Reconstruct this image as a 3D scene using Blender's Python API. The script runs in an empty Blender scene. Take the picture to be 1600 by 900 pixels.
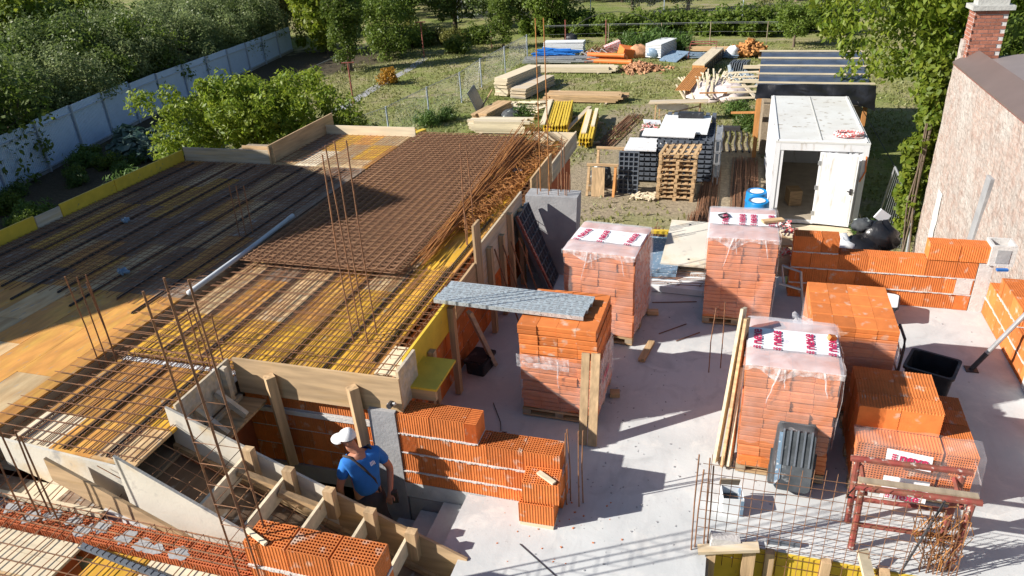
import bpy, math, random
import numpy as np
from mathutils import Matrix, Vector
R = math.radians
sc = bpy.context.scene
C = sc.collection
rnd = random.Random(7)
# ------------------------------------------------------------------ camera, sky, sun, exposure
cd = bpy.data.cameras.new('camera'); cam = bpy.data.objects.new('camera', cd); C.objects.link(cam)
cd.sensor_width = 36; cd.lens = 25.717; cd.clip_start = .1; cd.clip_end = 1500
RM = ((.95896, .27885, -.05136), (.08419, -.45298, -.88754), (-.27076, .84679, -.45787))
m4 = Matrix.Identity(4)
for k in range(3):
    m4[k][0] = RM[0][k]; m4[k][1] = -RM[1][k]; m4[k][2] = -RM[2][k]
m4[2][3] = 5.4
cam.matrix_world = m4
sc.camera = cam
SUN_AZ, SUN_EL = R(27.5), R(31)                     # light travels towards +X, turned towards +Y
wd = bpy.data.worlds.new('World'); sc.world = wd; wd.use_nodes = True
wn = wd.node_tree.nodes; bg = wn['Background']
sky = wn.new('ShaderNodeTexSky'); sky.sky_type = 'NISHITA'; sky.sun_disc = False
sky.sun_elevation = SUN_EL; sky.sun_rotation = R(270) - SUN_AZ - R(0)
sky.air_density = 1.0; sky.dust_density = .6; sky.ozone_density = 1.5
wd.node_tree.links.new(sky.outputs[0], bg.inputs[0]); bg.inputs[1].default_value = .062
sl = bpy.data.lights.new('sun', 'SUN'); sl.energy = 5; sl.angle = R(.5); sl.color = (1, .945, .865)
so = bpy.data.objects.new('sun', sl); C.objects.link(so)
sd = Vector((math.cos(SUN_AZ) * math.cos(SUN_EL), math.sin(SUN_AZ) * math.cos(SUN_EL), -math.sin(SUN_EL)))
so.rotation_euler = sd.to_track_quat('-Z', 'Y').to_euler(); so.location = (-20, -10, 30)
vs = sc.view_settings; vs.view_transform = 'Standard'; vs.look = 'None'; vs.gamma = 1; vs.exposure = .8
try: vs.use_curve_mapping = False
except Exception: pass

# ------------------------------------------------------------------ materials
MATS = {}
def nt(name):
    m = bpy.data.materials.new(name); m.use_nodes = True
    t = m.node_tree; b = t.nodes['Principled BSDF']
    return m, t, b
def mat(name, col, rough=.8, var=.18, scale=6, stretch=(1, 1, 1), col2=None, mix=(.4, .65), bump=0, bscale=40,
        metal=0, rand=.0, spots=None, coord='Object', spec=.35):
    """base colour broken up by noise, a second colour in patches, fine relief and a per-object shift"""
    m, t, b = nt(name); N = t.nodes.new; L = t.links.new
    tc = N('ShaderNodeTexCoord'); mp = N('ShaderNodeMapping'); mp.inputs['Scale'].default_value = stretch
    if coord == 'World':
        g = N('ShaderNodeNewGeometry'); L(g.outputs['Position'], mp.inputs[0])
    else:
        oi0 = N('ShaderNodeObjectInfo'); add = N('ShaderNodeVectorMath'); add.operation = 'ADD'
        mul = N('ShaderNodeMath'); mul.operation = 'MULTIPLY'; mul.inputs[1].default_value = 37
        L(oi0.outputs['Random'], mul.inputs[0]); L(tc.outputs['Object'], add.inputs[0]); L(mul.outputs[0], add.inputs[1])
        L(add.outputs[0], mp.inputs[0])
    n1 = N('ShaderNodeTexNoise'); n1.inputs['Scale'].default_value = scale; n1.inputs['Detail'].default_value = 6
    L(mp.outputs[0], n1.inputs[0])
    cur = None
    if col2:
        n2 = N('ShaderNodeTexNoise'); n2.inputs['Scale'].default_value = scale * .45; n2.inputs['Detail'].default_value = 8
        n2.inputs['Roughness'].default_value = .65
        L(mp.outputs[0], n2.inputs[0])
        rp = N('ShaderNodeMapRange'); rp.inputs[1].default_value = mix[0]; rp.inputs[2].default_value = mix[1]
        L(n2.outputs[0], rp.inputs[0])
        mx = N('ShaderNodeMix'); mx.data_type = 'RGBA'; mx.inputs[6].default_value = (*col, 1); mx.inputs[7].default_value = (*col2, 1)
        L(rp.outputs[0], mx.inputs[0]); cur = mx.outputs[2]
    hs = N('ShaderNodeHueSaturation')
    if cur: L(cur, hs.inputs['Color'])
    else: hs.inputs['Color'].default_value = (*col, 1)
    mr = N('ShaderNodeMapRange'); mr.inputs[1].default_value = .25; mr.inputs[2].default_value = .75
    mr.inputs[3].default_value = 1 - var; mr.inputs[4].default_value = 1 + var
    L(n1.outputs[0], mr.inputs[0])
    val = mr.outputs[0]
    if rand:
        oi = N('ShaderNodeObjectInfo'); r2 = N('ShaderNodeMapRange')
        r2.inputs[3].default_value = 1 - rand; r2.inputs[4].default_value = 1 + rand
        L(oi.outputs['Random'], r2.inputs[0]); mm = N('ShaderNodeMath'); mm.operation = 'MULTIPLY'
        L(r2.outputs[0], mm.inputs[0]); L(val, mm.inputs[1]); val = mm.outputs[0]
    L(val, hs.inputs['Value'])
    out = hs.outputs[0]
    if spots:
        sp, (lo, hi), ss = spots
        n3 = N('ShaderNodeTexNoise'); n3.inputs['Scale'].default_value = ss; n3.inputs['Detail'].default_value = 4
        L(mp.outputs[0], n3.inputs[0]); r3 = N('ShaderNodeMapRange'); r3.inputs[1].default_value = lo; r3.inputs[2].default_value = hi
        L(n3.outputs[0], r3.inputs[0]); mx2 = N('ShaderNodeMix'); mx2.data_type = 'RGBA'
        L(r3.outputs[0], mx2.inputs[0]); L(out, mx2.inputs[6]); mx2.inputs[7].default_value = (*sp, 1); out = mx2.outputs[2]
    L(out, b.inputs['Base Color'])
    b.inputs['Roughness'].default_value = rough; b.inputs['Metallic'].default_value = metal
    b.inputs['Specular IOR Level'].default_value = spec
    if bump:
        n4 = N('ShaderNodeTexNoise'); n4.inputs['Scale'].default_value = bscale; n4.inputs['Detail'].default_value = 6
        L(mp.outputs[0], n4.inputs[0]); bp = N('ShaderNodeBump'); bp.inputs['Strength'].default_value = bump; bp.inputs['Distance'].default_value = .02
        L(n4.outputs[0], bp.inputs['Height']); L(bp.outputs[0], b.inputs['Normal'])
    MATS[name] = m
    return m
def leafmat(name, col, col2, trans=.3):
    m, t, b = nt(name); N = t.nodes.new; L = t.links.new
    g = N('ShaderNodeNewGeometry')
    mx = N('ShaderNodeMix'); mx.data_type = 'RGBA'; mx.inputs[6].default_value = (*col, 1); mx.inputs[7].default_value = (*col2, 1)
    L(g.outputs['Random Per Island'], mx.inputs[0])
    oi = N('ShaderNodeObjectInfo'); hs = N('ShaderNodeHueSaturation'); r2 = N('ShaderNodeMapRange')
    r2.inputs[3].default_value = .8; r2.inputs[4].default_value = 1.2
    L(oi.outputs['Random'], r2.inputs[0]); L(r2.outputs[0], hs.inputs['Value']); L(mx.outputs[2], hs.inputs['Color'])
    L(hs.outputs[0], b.inputs['Base Color']); b.inputs['Roughness'].default_value = .5; b.inputs['Specular IOR Level'].default_value = .35
    tr = N('ShaderNodeBsdfTranslucent'); L(hs.outputs[0], tr.inputs[0])
    ms = N('ShaderNodeMixShader'); ms.inputs[0].default_value = trans
    L(b.outputs[0], ms.inputs[1]); L(tr.outputs[0], ms.inputs[2]); L(ms.outputs[0], t.nodes['Material Output'].inputs[0])
    MATS[name] = m
def filmmat(name, lo, hi, scale=5, col=(.85, .84, .86)):
    """clear wrapping film: mostly see-through, milky where it is creased"""
    m, t, b = nt(name); N = t.nodes.new; L = t.links.new
    tc = N('ShaderNodeTexCoord'); n = N('ShaderNodeTexNoise'); n.inputs['Scale'].default_value = scale; n.inputs['Detail'].default_value = 5
    n.inputs['Distortion'].default_value = 1.5
    L(tc.outputs['Object'], n.inputs[0]); mr = N('ShaderNodeMapRange'); mr.inputs[1].default_value = .35; mr.inputs[2].default_value = .7
    mr.inputs[3].default_value = lo; mr.inputs[4].default_value = hi; L(n.outputs[0], mr.inputs[0])
    b.inputs['Base Color'].default_value = (*col, 1); b.inputs['Roughness'].default_value = .3
    bp = N('ShaderNodeBump'); bp.inputs['Strength'].default_value = .5; bp.inputs['Distance'].default_value = .02
    L(n.outputs[0], bp.inputs['Height']); L(bp.outputs[0], b.inputs['Normal'])
    tr = N('ShaderNodeBsdfTransparent'); ms = N('ShaderNodeMixShader')
    L(mr.outputs[0], ms.inputs[0]); L(tr.outputs[0], ms.inputs[1]); L(b.outputs[0], ms.inputs[2]); L(ms.outputs[0], t.nodes['Material Output'].inputs[0])
    MATS[name] = m

GR = (6, 60, 60)      # grain along local X
mat('wood', (.47, .315, .17), .8, .36, 1.5, (1, 14, 14), rand=.18, bump=.15, bscale=4)
mat('wood_y', (.47, .315, .17), .8, .36, 1.5, (14, 1, 14), rand=.18, bump=.15, bscale=4)
mat('wood_z', (.45, .31, .175), .8, .36, 1.5, (14, 14, 1), rand=.15, bump=.15, bscale=4)
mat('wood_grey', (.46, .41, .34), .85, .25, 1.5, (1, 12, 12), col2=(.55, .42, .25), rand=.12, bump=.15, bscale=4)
mat('wood_pale', (.62, .53, .38), .8, .18, 1.5, (1, 12, 12), rand=.14)
mat('wood_palex', (.62, .53, .38), .8, .18, 1.5, (12, 1, 12), rand=.14)
mat('wood_old', (.30, .24, .17), .9, .3, 1.5, (10, 1, 10), rand=.2)
mat('wood_orange', (.48, .22, .07), .8, .25, 2, (8, 8, 1), rand=.1)
mat('ply_yellow', (.60, .34, .035), .55, .28, 2.2, (4, 1, 4), col2=(.44, .21, .05), mix=(.46, .7), rand=.15, spots=((.30, .24, .17), (.63, .72), 5), bump=.05)
mat('ply_orange', (.48, .225, .055), .6, .28, 2.2, (4, 1, 4), col2=(.55, .32, .06), mix=(.45, .7), rand=.2, spots=((.30, .25, .19), (.62, .72), 5), bump=.05)
mat('ply_tan', (.42, .26, .12), .65, .22, 2.2, (4, 1, 4), col2=(.55, .42, .24), rand=.2, spots=((.33, .29, .24), (.6, .7), 5), bump=.05)
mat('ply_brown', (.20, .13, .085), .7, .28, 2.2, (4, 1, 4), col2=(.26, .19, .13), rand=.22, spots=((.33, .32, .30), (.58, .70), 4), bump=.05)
mat('board_yellow', (.66, .455, .045), .55, .15, 2.5, (2, 2, 2), rand=.06, spots=((.30, .24, .10), (.66, .74), 7))
mat('board_white', (.60, .56, .48), .75, .12, 2, (1, 1, 1), col2=(.52, .36, .16), mix=(.55, .72), bump=.1, spots=((.38, .36, .33), (.62, .75), 6))
mat('board_tan', (.46, .32, .185), .75, .30, 1.6, (1, 9, 9), col2=(.44, .28, .11), mix=(.55, .8), bump=.1)
mat('block', (.58, .17, .042), .85, .14, 9, rand=.22, bump=.1, bscale=60, spots=((.56, .40, .30), (.60, .74), 8))
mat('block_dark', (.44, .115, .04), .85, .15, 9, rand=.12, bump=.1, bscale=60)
mat('block_wrap', (.56, .19, .075), .85, .12, 9, rand=.16)
mat('mortar', (.56, .54, .52), .95, .15, 14, bump=.4, bscale=50)
mat('concrete_old', (.53, .53, .535), .9, .07, 2.2, col2=(.44, .44, .45), mix=(.45, .75), coord='World', bump=.35, bscale=26, spots=((.36, .36, .37), (.66, .76), 9))
mat('concrete_grey', (.34, .34, .345), .9, .12, 4, col2=(.26, .26, .27), coord='World', bump=.3, bscale=30)
mat('rust', (.27, .13, .065), .85, .3, 18, col2=(.15, .08, .05), rand=.12)
mat('rust_pale', (.34, .19, .105), .85, .3, 12, col2=(.24, .125, .07), rand=.12)
mat('rust_bright', (.36, .16, .045), .85, .35, 18, col2=(.22, .09, .035), rand=.1)
mat('steel_dark', (.045, .042, .045), .55, .3, 20)
mat('steel_grey', (.42, .43, .44), .45, .15, 8, metal=.6)
mat('galv', (.56, .62, .64), .4, .25, 22, metal=.45, spots=((.20, .22, .23), (.56, .66), 40))
mat('red_paint', (.26, .055, .045), .6, .3, 14, col2=(.18, .08, .05), spots=((.45, .40, .36), (.6, .68), 22))
mat('plastic_black', (.025, .026, .03), .45, .3, 8, spots=((.18, .19, .20), (.6, .78), 7))
mat('plastic_grey', (.12, .135, .16), .5, .2, 10, rand=.15)
mat('plastic_panel', (.10, .115, .14), .5, .2, 10)
mat('tub_dirty', (.045, .052, .06), .65, .3, 6, col2=(.09, .10, .11), spots=((.30, .31, .32), (.63, .72), 9))
mat('white_paint', (.70, .71, .73), .5, .05, 3, (1.6, 1.6, .3), spots=((.45, .40, .34), (.60, .72), 4))
mat('white_roof', (.66, .67, .66), .5, .05, 1.5, col2=(.58, .57, .54), spots=((.36, .32, .27), (.60, .70), 5))
mat('white_plastic', (.72, .74, .75), .5, .1, 4)
mat('grey_pipe', (.46, .49, .52), .4, .1, 6)
mat('orange_pipe', (.75, .20, .05), .4, .1, 4, rand=.06)
mat('blue_plastic', (.02, .13, .42), .4, .15, 6, rand=.15)
mat('blue_panel', (.16, .24, .33), .5, .2, 6, spots=((.5, .53, .56), (.58, .66), 30))
mat('blue_barrel', (.01, .19, .48), .35, .1, 4)
mat('fence_sheet', (.50, .62, .78), .5, .06, 3, rand=.05, spots=((.44, .54, .67), (.62, .75), 3))
mat('fence_post', (.40, .46, .54), .5, .1, 5)
mat('tarp', (.055, .075, .115), .32, .3, 3, bump=.6, bscale=5, spec=.6)
mat('tarp_black', (.012, .012, .014), .3, .3, 4, bump=.7, bscale=6, spec=.5)
mat('roof_metal', (.165, .125, .115), .45, .08, 2, metal=.2)
mat('roof_metal_far', (.22, .19, .19), .5, .08, 2)
mat('brick_old', (.33, .13, .085), .9, .25, 12, rand=.22, bump=.3, bscale=30)
mat('stone_cap', (.40, .40, .38), .9, .2, 9, bump=.5, bscale=20)
mat('cloth_white', (.62, .53, .50), .8, .15, 5, spots=((.40, .26, .22), (.58, .68), 7))
mat('rubble', (.46, .24, .13), .9, .3, 10, rand=.3)
mat('leather', (.05, .04, .035), .7, .2, 10)
mat('skin', (.42, .19, .12), .55, .1, 10)
mat('shirt', (.025, .16, .50), .85, .15, 8, bump=.3, bscale=12)
mat('trousers', (.045, .042, .045), .9, .2, 8, bump=.3, bscale=12)
mat('cap_white', (.76, .76, .76), .8, .05, 8, bump=.2, bscale=20)
mat('hair', (.10, .09, .08), .9, .3, 30)
mat('print_red', (.48, .02, .09), .5, .05, 5)
mat('print_white', (.80, .80, .82), .45, .04, 4)
mat('cord', (.60, .10, .10), .7, .2, 30, spots=((.75, .72, .70), (.48, .52), 26))
mat('rag', (.05, .055, .06), .7, .4, 9, spots=((.5, .55, .5), (.6, .65), 6))
mat('bark', (.14, .105, .075), .95, .3, 8, (3, 3, 1), bump=.6, bscale=14)
mat('soil', (.075, .055, .04), .98, .35, 3, bump=.6, bscale=8)
mat('door_inside', (.40, .34, .26), .8, .15, 4)
mat('dark_inside', (.035, .035, .035), .9, .2, 4)
filmmat('film', .07, .20, 2.2, (.82, .76, .77)); filmmat('film_top', .38, .62, 2.5, (.80, .78, .82)); filmmat('film_fold', .10, .62, 9); filmmat('film_side', .18, .55, 7, (.80, .76, .78))
leafmat('leaf_walnut', (.125, .20, .018), (.27, .32, .035), .5)
leafmat('leaf_dark', (.075, .12, .028), (.14, .185, .045), .5)
leafmat('leaf_grey', (.14, .195, .068), (.25, .29, .12), .5)
leafmat('leaf_mid', (.10, .165, .022), (.18, .235, .04), .5)
leafmat('leaf_bright', (.17, .24, .020), (.27, .31, .035), .5)
leafmat('leaf_olive', (.15, .165, .035), (.23, .22, .055), .45)
leafmat('leaf_orange', (.42, .20, .02), (.50, .28, .03))
leafmat('leaf_blue', (.07, .13, .10), (.16, .22, .19))
leafmat('grass_blade', (.18, .205, .056), (.28, .265, .11), .35)
leafmat('weed', (.07, .14, .025), (.12, .19, .04), .35)

def ground_material():
    m, t, b = nt('ground'); N = t.nodes.new; L = t.links.new
    g = N('ShaderNodeNewGeometry')
    def noise(s, d=6, r=.55):
        n = N('ShaderNodeTexNoise'); n.inputs['Scale'].default_value = s; n.inputs['Detail'].default_value = d; n.inputs['Roughness'].default_value = r
        L(g.outputs['Position'], n.inputs[0]); return n.outputs[0]
    def rng(v, a, b_, c=0, d=1):
        r = N('ShaderNodeMapRange'); r.inputs[1].default_value = a; r.inputs[2].default_value = b_; r.inputs[3].default_value = c; r.inputs[4].default_value = d
        L(v, r.inputs[0]); return r.outputs[0]
    def mixc(f, a, b_):
        x = N('ShaderNodeMix'); x.data_type = 'RGBA'; L(f, x.inputs[0])
        for i, v in ((6, a), (7, b_)):
            if isinstance(v, tuple): x.inputs[i].default_value = (*v, 1)
            else: L(v, x.inputs[i])
        return x.outputs[2]
    def math_(op, a, b_):
        x = N('ShaderNodeMath'); x.operation = op
        for i, v in ((0, a), (1, b_)):
            if isinstance(v, (int, float)): x.inputs[i].default_value = v
            else: L(v, x.inputs[i])
        return x.outputs[0]
    def blob(cx, cy, rx, ry):           # 1 inside a ragged patch of worn ground, 0 outside
        mp = N('ShaderNodeMapping'); mp.vector_type = 'POINT'
        mp.inputs['Location'].default_value = (-cx / rx, -cy / ry, 0); mp.inputs['Scale'].default_value = (1 / rx, 1 / ry, 0)
        L(g.outputs['Position'], mp.inputs[0]); ln = N('ShaderNodeVectorMath'); ln.operation = 'LENGTH'; L(mp.outputs[0], ln.inputs[0])
        w = math_('ADD', ln.outputs['Value'], math_('MULTIPLY', math_('SUBTRACT', n2, .5), 1.4))
        return rng(w, .75, 1.15, 1, 0)
    n1 = noise(.35); n2 = noise(1.1); n3 = noise(7, 8, .7); n4 = noise(.12)
    c = mixc(rng(n1, .38, .62), (.19, .215, .062), (.28, .26, .12))
    c = mixc(rng(n2, .5, .68), c, (.33, .275, .17))
    c = mixc(rng(n4, .45, .6, 0, .6), c, (.15, .21, .05))
    for args in ((-1.8, 25.5, 4.2, 5.5), (-3.2, 31, 3, 4), (1, 22, 3, 4), (-6.5, 22, 3.5, 3.5), (-9, 14, 4, 5)):
        c = mixc(math_('MULTIPLY', blob(*args), .85), c, (.31, .25, .175))
    for args in ((-24, 21, 4.5, 9), (-27.5, 32, 2, 7), (-28, 45, 6, 6), (-30, 40, 6, 6)):
        c = mixc(blob(*args), c, (.085, .07, .048))
    hs = N('ShaderNodeHueSaturation'); L(c, hs.inputs['Color']); L(rng(n3, .25, .75, .55, 1.4), hs.inputs['Value'])
    L(hs.outputs[0], b.inputs['Base Color']); b.inputs['Roughness'].default_value = 1; b.inputs['Specular IOR Level'].default_value = .1
    bp = N('ShaderNodeBump'); bp.inputs['Strength'].default_value = .8; bp.inputs['Distance'].default_value = .06
    L(noise(9, 8, .7), bp.inputs['Height']); L(bp.outputs[0], b.inputs['Normal'])
    MATS['ground'] = m
ground_material()
def slab_material():
    """dusty site slab: broad damp stains, pale mortar spills, trowel streaks, dark specks"""
    m, t, b = nt('concrete'); N = t.nodes.new; L = t.links.new; g = N('ShaderNodeNewGeometry')
    def noise(s, d=6, r=.6, st=None, ro=0, dist=0):
        n = N('ShaderNodeTexNoise'); n.inputs['Scale'].default_value = s; n.inputs['Detail'].default_value = d; n.inputs['Roughness'].default_value = r; n.inputs['Distortion'].default_value = dist
        if st:
            mp = N('ShaderNodeMapping'); mp.inputs['Scale'].default_value = st; mp.inputs['Rotation'].default_value = (0, 0, ro); L(g.outputs['Position'], mp.inputs[0]); L(mp.outputs[0], n.inputs[0])
        else: L(g.outputs['Position'], n.inputs[0])
        return n.outputs[0]
    def rng(v, a, b_, c=0, d=1):
        r = N('ShaderNodeMapRange'); r.inputs[1].default_value = a; r.inputs[2].default_value = b_; r.inputs[3].default_value = c; r.inputs[4].default_value = d
        L(v, r.inputs[0]); return r.outputs[0]
    def mixc(f, a, b_):
        x = N('ShaderNodeMix'); x.data_type = 'RGBA'; L(f, x.inputs[0])
        for i, v in ((6, a), (7, b_)):
            if isinstance(v, tuple): x.inputs[i].default_value = (*v, 1)
            else: L(v, x.inputs[i])
        return x.outputs[2]
    c = mixc(rng(noise(.7, 7), .40, .66), (.55, .565, .565), (.44, .455, .46))
    c = mixc(rng(noise(2.6, 8, .7, dist=.6), .52, .66, 0, .75), c, (.60, .595, .575))
    c = mixc(rng(noise(1.6, 7, .65, dist=1.0), .54, .68, 0, .6), c, (.36, .37, .375))
    c = mixc(rng(noise(1.1, 5), .62, .76, 0, .18), c, (.50, .42, .36))
    c = mixc(rng(noise(9, 5, .6, (1, .18, 1), .6), .56, .70, 0, .30), c, (.40, .40, .40))
    c = mixc(rng(noise(34, 3), .68, .74, 0, .7), c, (.24, .24, .24))
    c = mixc(rng(noise(11, 4), .69, .73, 0, .7), c, (.27, .26, .26))
    L(c, b.inputs['Base Color']); b.inputs['Roughness'].default_value = .92; b.inputs['Specular IOR Level'].default_value = .2
    bp = N('ShaderNodeBump'); bp.inputs['Strength'].default_value = .3; bp.inputs['Distance'].default_value = .012
    L(noise(14, 9, .7), bp.inputs['Height']); L(bp.outputs[0], b.inputs['Normal'])
    MATS['concrete'] = m
slab_material()
def gable_material():
    """old wall: thin pinkish render worn through to brick, with upright scars and pale mortar smears"""
    m, t, b = nt('old_render'); N = t.nodes.new; L = t.links.new
    g = N('ShaderNodeNewGeometry'); sp = N('ShaderNodeSeparateXYZ'); L(g.outputs['Position'], sp.inputs[0])
    cb = N('ShaderNodeCombineXYZ'); L(sp.outputs[1], cb.inputs[0]); L(sp.outputs[2], cb.inputs[1])
    bt = N('ShaderNodeTexBrick'); L(cb.outputs[0], bt.inputs[0]); bt.inputs['Scale'].default_value = 1
    bt.inputs['Brick Width'].default_value = .28; bt.inputs['Row Height'].default_value = .085; bt.inputs['Mortar Size'].default_value = .012
    bt.inputs['Color1'].default_value = (.50, .32, .24, 1); bt.inputs['Color2'].default_value = (.55, .39, .31, 1); bt.inputs['Mortar'].default_value = (.54, .46, .40, 1)
    def noise(s, vec=None, d=7, r=.6):
        n = N('ShaderNodeTexNoise'); n.inputs['Scale'].default_value = s; n.inputs['Detail'].default_value = d; n.inputs['Roughness'].default_value = r
        L(vec or cb.outputs[0], n.inputs[0]); return n.outputs[0]
    def rng(v, a, b_, c=0, d=1):
        r = N('ShaderNodeMapRange'); r.inputs[1].default_value = a; r.inputs[2].default_value = b_; r.inputs[3].default_value = c; r.inputs[4].default_value = d
        L(v, r.inputs[0]); return r.outputs[0]
    def mixc(f, a, b_):
        x = N('ShaderNodeMix'); x.data_type = 'RGBA'; L(f, x.inputs[0])
        for i, v in ((6, a), (7, b_)):
            if isinstance(v, tuple): x.inputs[i].default_value = (*v, 1)
            else: L(v, x.inputs[i])
        return x.outputs[2]
    mp = N('ShaderNodeMapping'); mp.inputs['Scale'].default_value = (7, .9, 1); L(cb.outputs[0], mp.inputs[0])
    c = mixc(rng(noise(1.3), .25, .58), bt.outputs[0], (.46, .385, .335))
    c = mixc(rng(noise(4), .46, .62, 0, .85), c, (.42, .275, .215))
    c = mixc(rng(noise(.7, None, 5), .52, .62, 0, .75), c, (.52, .47, .42))
    c = mixc(rng(noise(2.2, mp.outputs[0]), .57, .64, 0, .75), c, (.29, .19, .14))
    c = mixc(rng(noise(9), .58, .68, 0, .8), c, (.60, .55, .50))
    hs = N('ShaderNodeHueSaturation'); L(c, hs.inputs['Color']); L(rng(noise(14, None, 8, .75), .28, .72, .64, 1.16), hs.inputs['Value'])
    hs.inputs['Saturation'].default_value = .82; L(hs.outputs[0], b.inputs['Base Color']); b.inputs['Roughness'].default_value = .95
    bp = N('ShaderNodeBump'); bp.inputs['Strength'].default_value = 1; bp.inputs['Distance'].default_value = .09
    ad = N('ShaderNodeMath'); ad.operation = 'MULTIPLY_ADD'; L(bt.outputs['Fac'], ad.inputs[0]); ad.inputs[1].default_value = -.12; L(noise(5), ad.inputs[2])
    L(ad.outputs[0], bp.inputs['Height']); L(bp.outputs[0], b.inputs['Normal'])
    MATS['old_render'] = m
gable_material()

# ------------------------------------------------------------------ object helpers
def M(x): return MATS[x] if isinstance(x, str) else x
def tag(o, label=None, cat=None, group=None, kind=None):
    if label: o['label'] = label
    if cat: o['category'] = cat
    if group: o['group'] = group
    if kind: o['kind'] = kind
    return o
def thing(name, label, cat, loc=(0, 0, 0), rz=0, group=None):
    o = bpy.data.objects.new(name, None); C.objects.link(o); o.empty_display_size = .2
    o.location = loc; o.rotation_euler = (0, 0, R(rz))
    return tag(o, label, cat, group)
def obj(name, me, parent=None, loc=(0, 0, 0), rot=(0, 0, 0), scale=(1, 1, 1)):
    o = bpy.data.objects.new(name, me); C.objects.link(o)
    o.parent = parent; o.location = loc; o.rotation_euler = rot; o.scale = scale
    return o
def off(p):
    v = Vector((0, 0, 0))
    while p is not None:
        v += p.location; p = p.parent
    return v
class MB:
    def __init__(s): s.v = []; s.f = []
    def add(s, vs, fs):
        n = len(s.v); s.v += [tuple(v) for v in vs]; s.f += [tuple(i + n for i in f) for f in fs]; return s
    def box(s, a, b):
        x0, y0, z0 = a; x1, y1, z1 = b
        return s.add([(x0, y0, z0), (x1, y0, z0), (x1, y1, z0), (x0, y1, z0), (x0, y0, z1), (x1, y0, z1), (x1, y1, z1), (x0, y1, z1)],
                     [(0, 3, 2, 1), (4, 5, 6, 7), (0, 1, 5, 4), (1, 2, 6, 5), (2, 3, 7, 6), (3, 0, 4, 7)])
    def cbox(s, c, d, rot=(0, 0, 0)):
        """bevel-less box of size d centred at c, turned by rot (degrees)"""
        m = Matrix.Translation(c) @ (Matrix.Rotation(R(rot[2]), 4, 'Z') @ Matrix.Rotation(R(rot[1]), 4, 'Y') @ Matrix.Rotation(R(rot[0]), 4, 'X'))
        x, y, z = d[0] / 2, d[1] / 2, d[2] / 2
        vs = [m @ Vector(p) for p in ((-x, -y, -z), (x, -y, -z), (x, y, -z), (-x, y, -z), (-x, -y, z), (x, -y, z), (x, y, z), (-x, y, z))]
        return s.add(vs, [(0, 3, 2, 1), (4, 5, 6, 7), (0, 1, 5, 4), (1, 2, 6, 5), (2, 3, 7, 6), (3, 0, 4, 7)])
    def beam(s, p, q, w, h, up=(0, 0, 1)):
        """timber from p to q, w wide across, h deep along 'up'"""
        p = Vector(p); q = Vector(q); d = (q - p).normalized(); u = Vector(up)
        r = d.cross(u)
        if r.length < 1e-4: r = d.cross(Vector((1, 0, 0)))
        r.normalize(); u = r.cross(d)
        vs = []
        for e in (p, q):
            for a, b in ((-1, -1), (1, -1), (1, 1), (-1, 1)): vs.append(e + r * (a * w / 2) + u * (b * h / 2))
        return s.add(vs, [(3, 2, 1, 0), (4, 5, 6, 7), (0, 1, 5, 4), (1, 2, 6, 5), (2, 3, 7, 6), (3, 0, 4, 7)])
    def tube(s, pts, r, n=4, caps=True):
        pts = [Vector(p) for p in pts]; rs = r if isinstance(r, (list, tuple)) else [r] * len(pts)
        vs = []; fs = []; u0 = None
        for i, p in enumerate(pts):
            d = (pts[min(i + 1, len(pts) - 1)] - pts[max(i - 1, 0)]).normalized()
            a = Vector((0, 0, 1)) if abs(d.z) < .9 else Vector((1, 0, 0))
            u = d.cross(a).normalized(); w = d.cross(u)
            for k in range(n):
                t = 2 * math.pi * (k + .5) / n
                vs.append(p + (u * math.cos(t) + w * math.sin(t)) * rs[i])
        for i in range(len(pts) - 1):
            for k in range(n):
                fs.append((i * n + k, i * n + (k + 1) % n, (i + 1) * n + (k + 1) % n, (i + 1) * n + k))
        if caps:
            fs.append(tuple(range(n))[::-1]); fs.append(tuple(range((len(pts) - 1) * n, len(pts) * n)))
        return s.add(vs, fs)
    def prism(s, prof, axis, a, b):
        """closed 2-D profile pulled along an axis from a to b (axis x: profile is y,z; y: x,z; z: x,y)"""
        n = len(prof)
        def mk(t, p): return (t, p[0], p[1]) if axis == 'x' else (p[0], t, p[1]) if axis == 'y' else (p[0], p[1], t)
        vs = [mk(a, p) for p in prof] + [mk(b, p) for p in prof]
        fs = [tuple(range(n))[::-1], tuple(range(n, 2 * n))] + [(i, (i + 1) % n, n + (i + 1) % n, n + i) for i in range(n)]
        return s.add(vs, fs)
    def lathe(s, prof, c=(0, 0, 0), n=16):
        vs = []; fs = []
        for r, z in prof:
            for k in range(n):
                t = 2 * math.pi * k / n; vs.append((c[0] + r * math.cos(t), c[1] + r * math.sin(t), c[2] + z))
        for i in range(len(prof) - 1):
            for k in range(n): fs.append((i * n + k, i * n + (k + 1) % n, (i + 1) * n + (k + 1) % n, (i + 1) * n + k))
        fs.append(tuple(range(n))[::-1]); fs.append(tuple(range((len(prof) - 1) * n, len(prof) * n)))
        return s.add(vs, fs)
    def grid(s, fn, nu, nv):
        vs = [fn(i / nu, j / nv) for j in range(nv + 1) for i in range(nu + 1)]
        fs = [(j * (nu + 1) + i, j * (nu + 1) + i + 1, (j + 1) * (nu + 1) + i + 1, (j + 1) * (nu + 1) + i) for j in range(nv) for i in range(nu)]
        return s.add(vs, fs)
    def mesh(s, name, material, smooth=False):
        me = bpy.data.meshes.new(name); me.from_pydata(s.v, [], s.f); me.materials.append(M(material))
        if smooth: me.polygons.foreach_set('use_smooth', [True] * len(me.polygons))
        me.validate(); me.update(); return me
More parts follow.
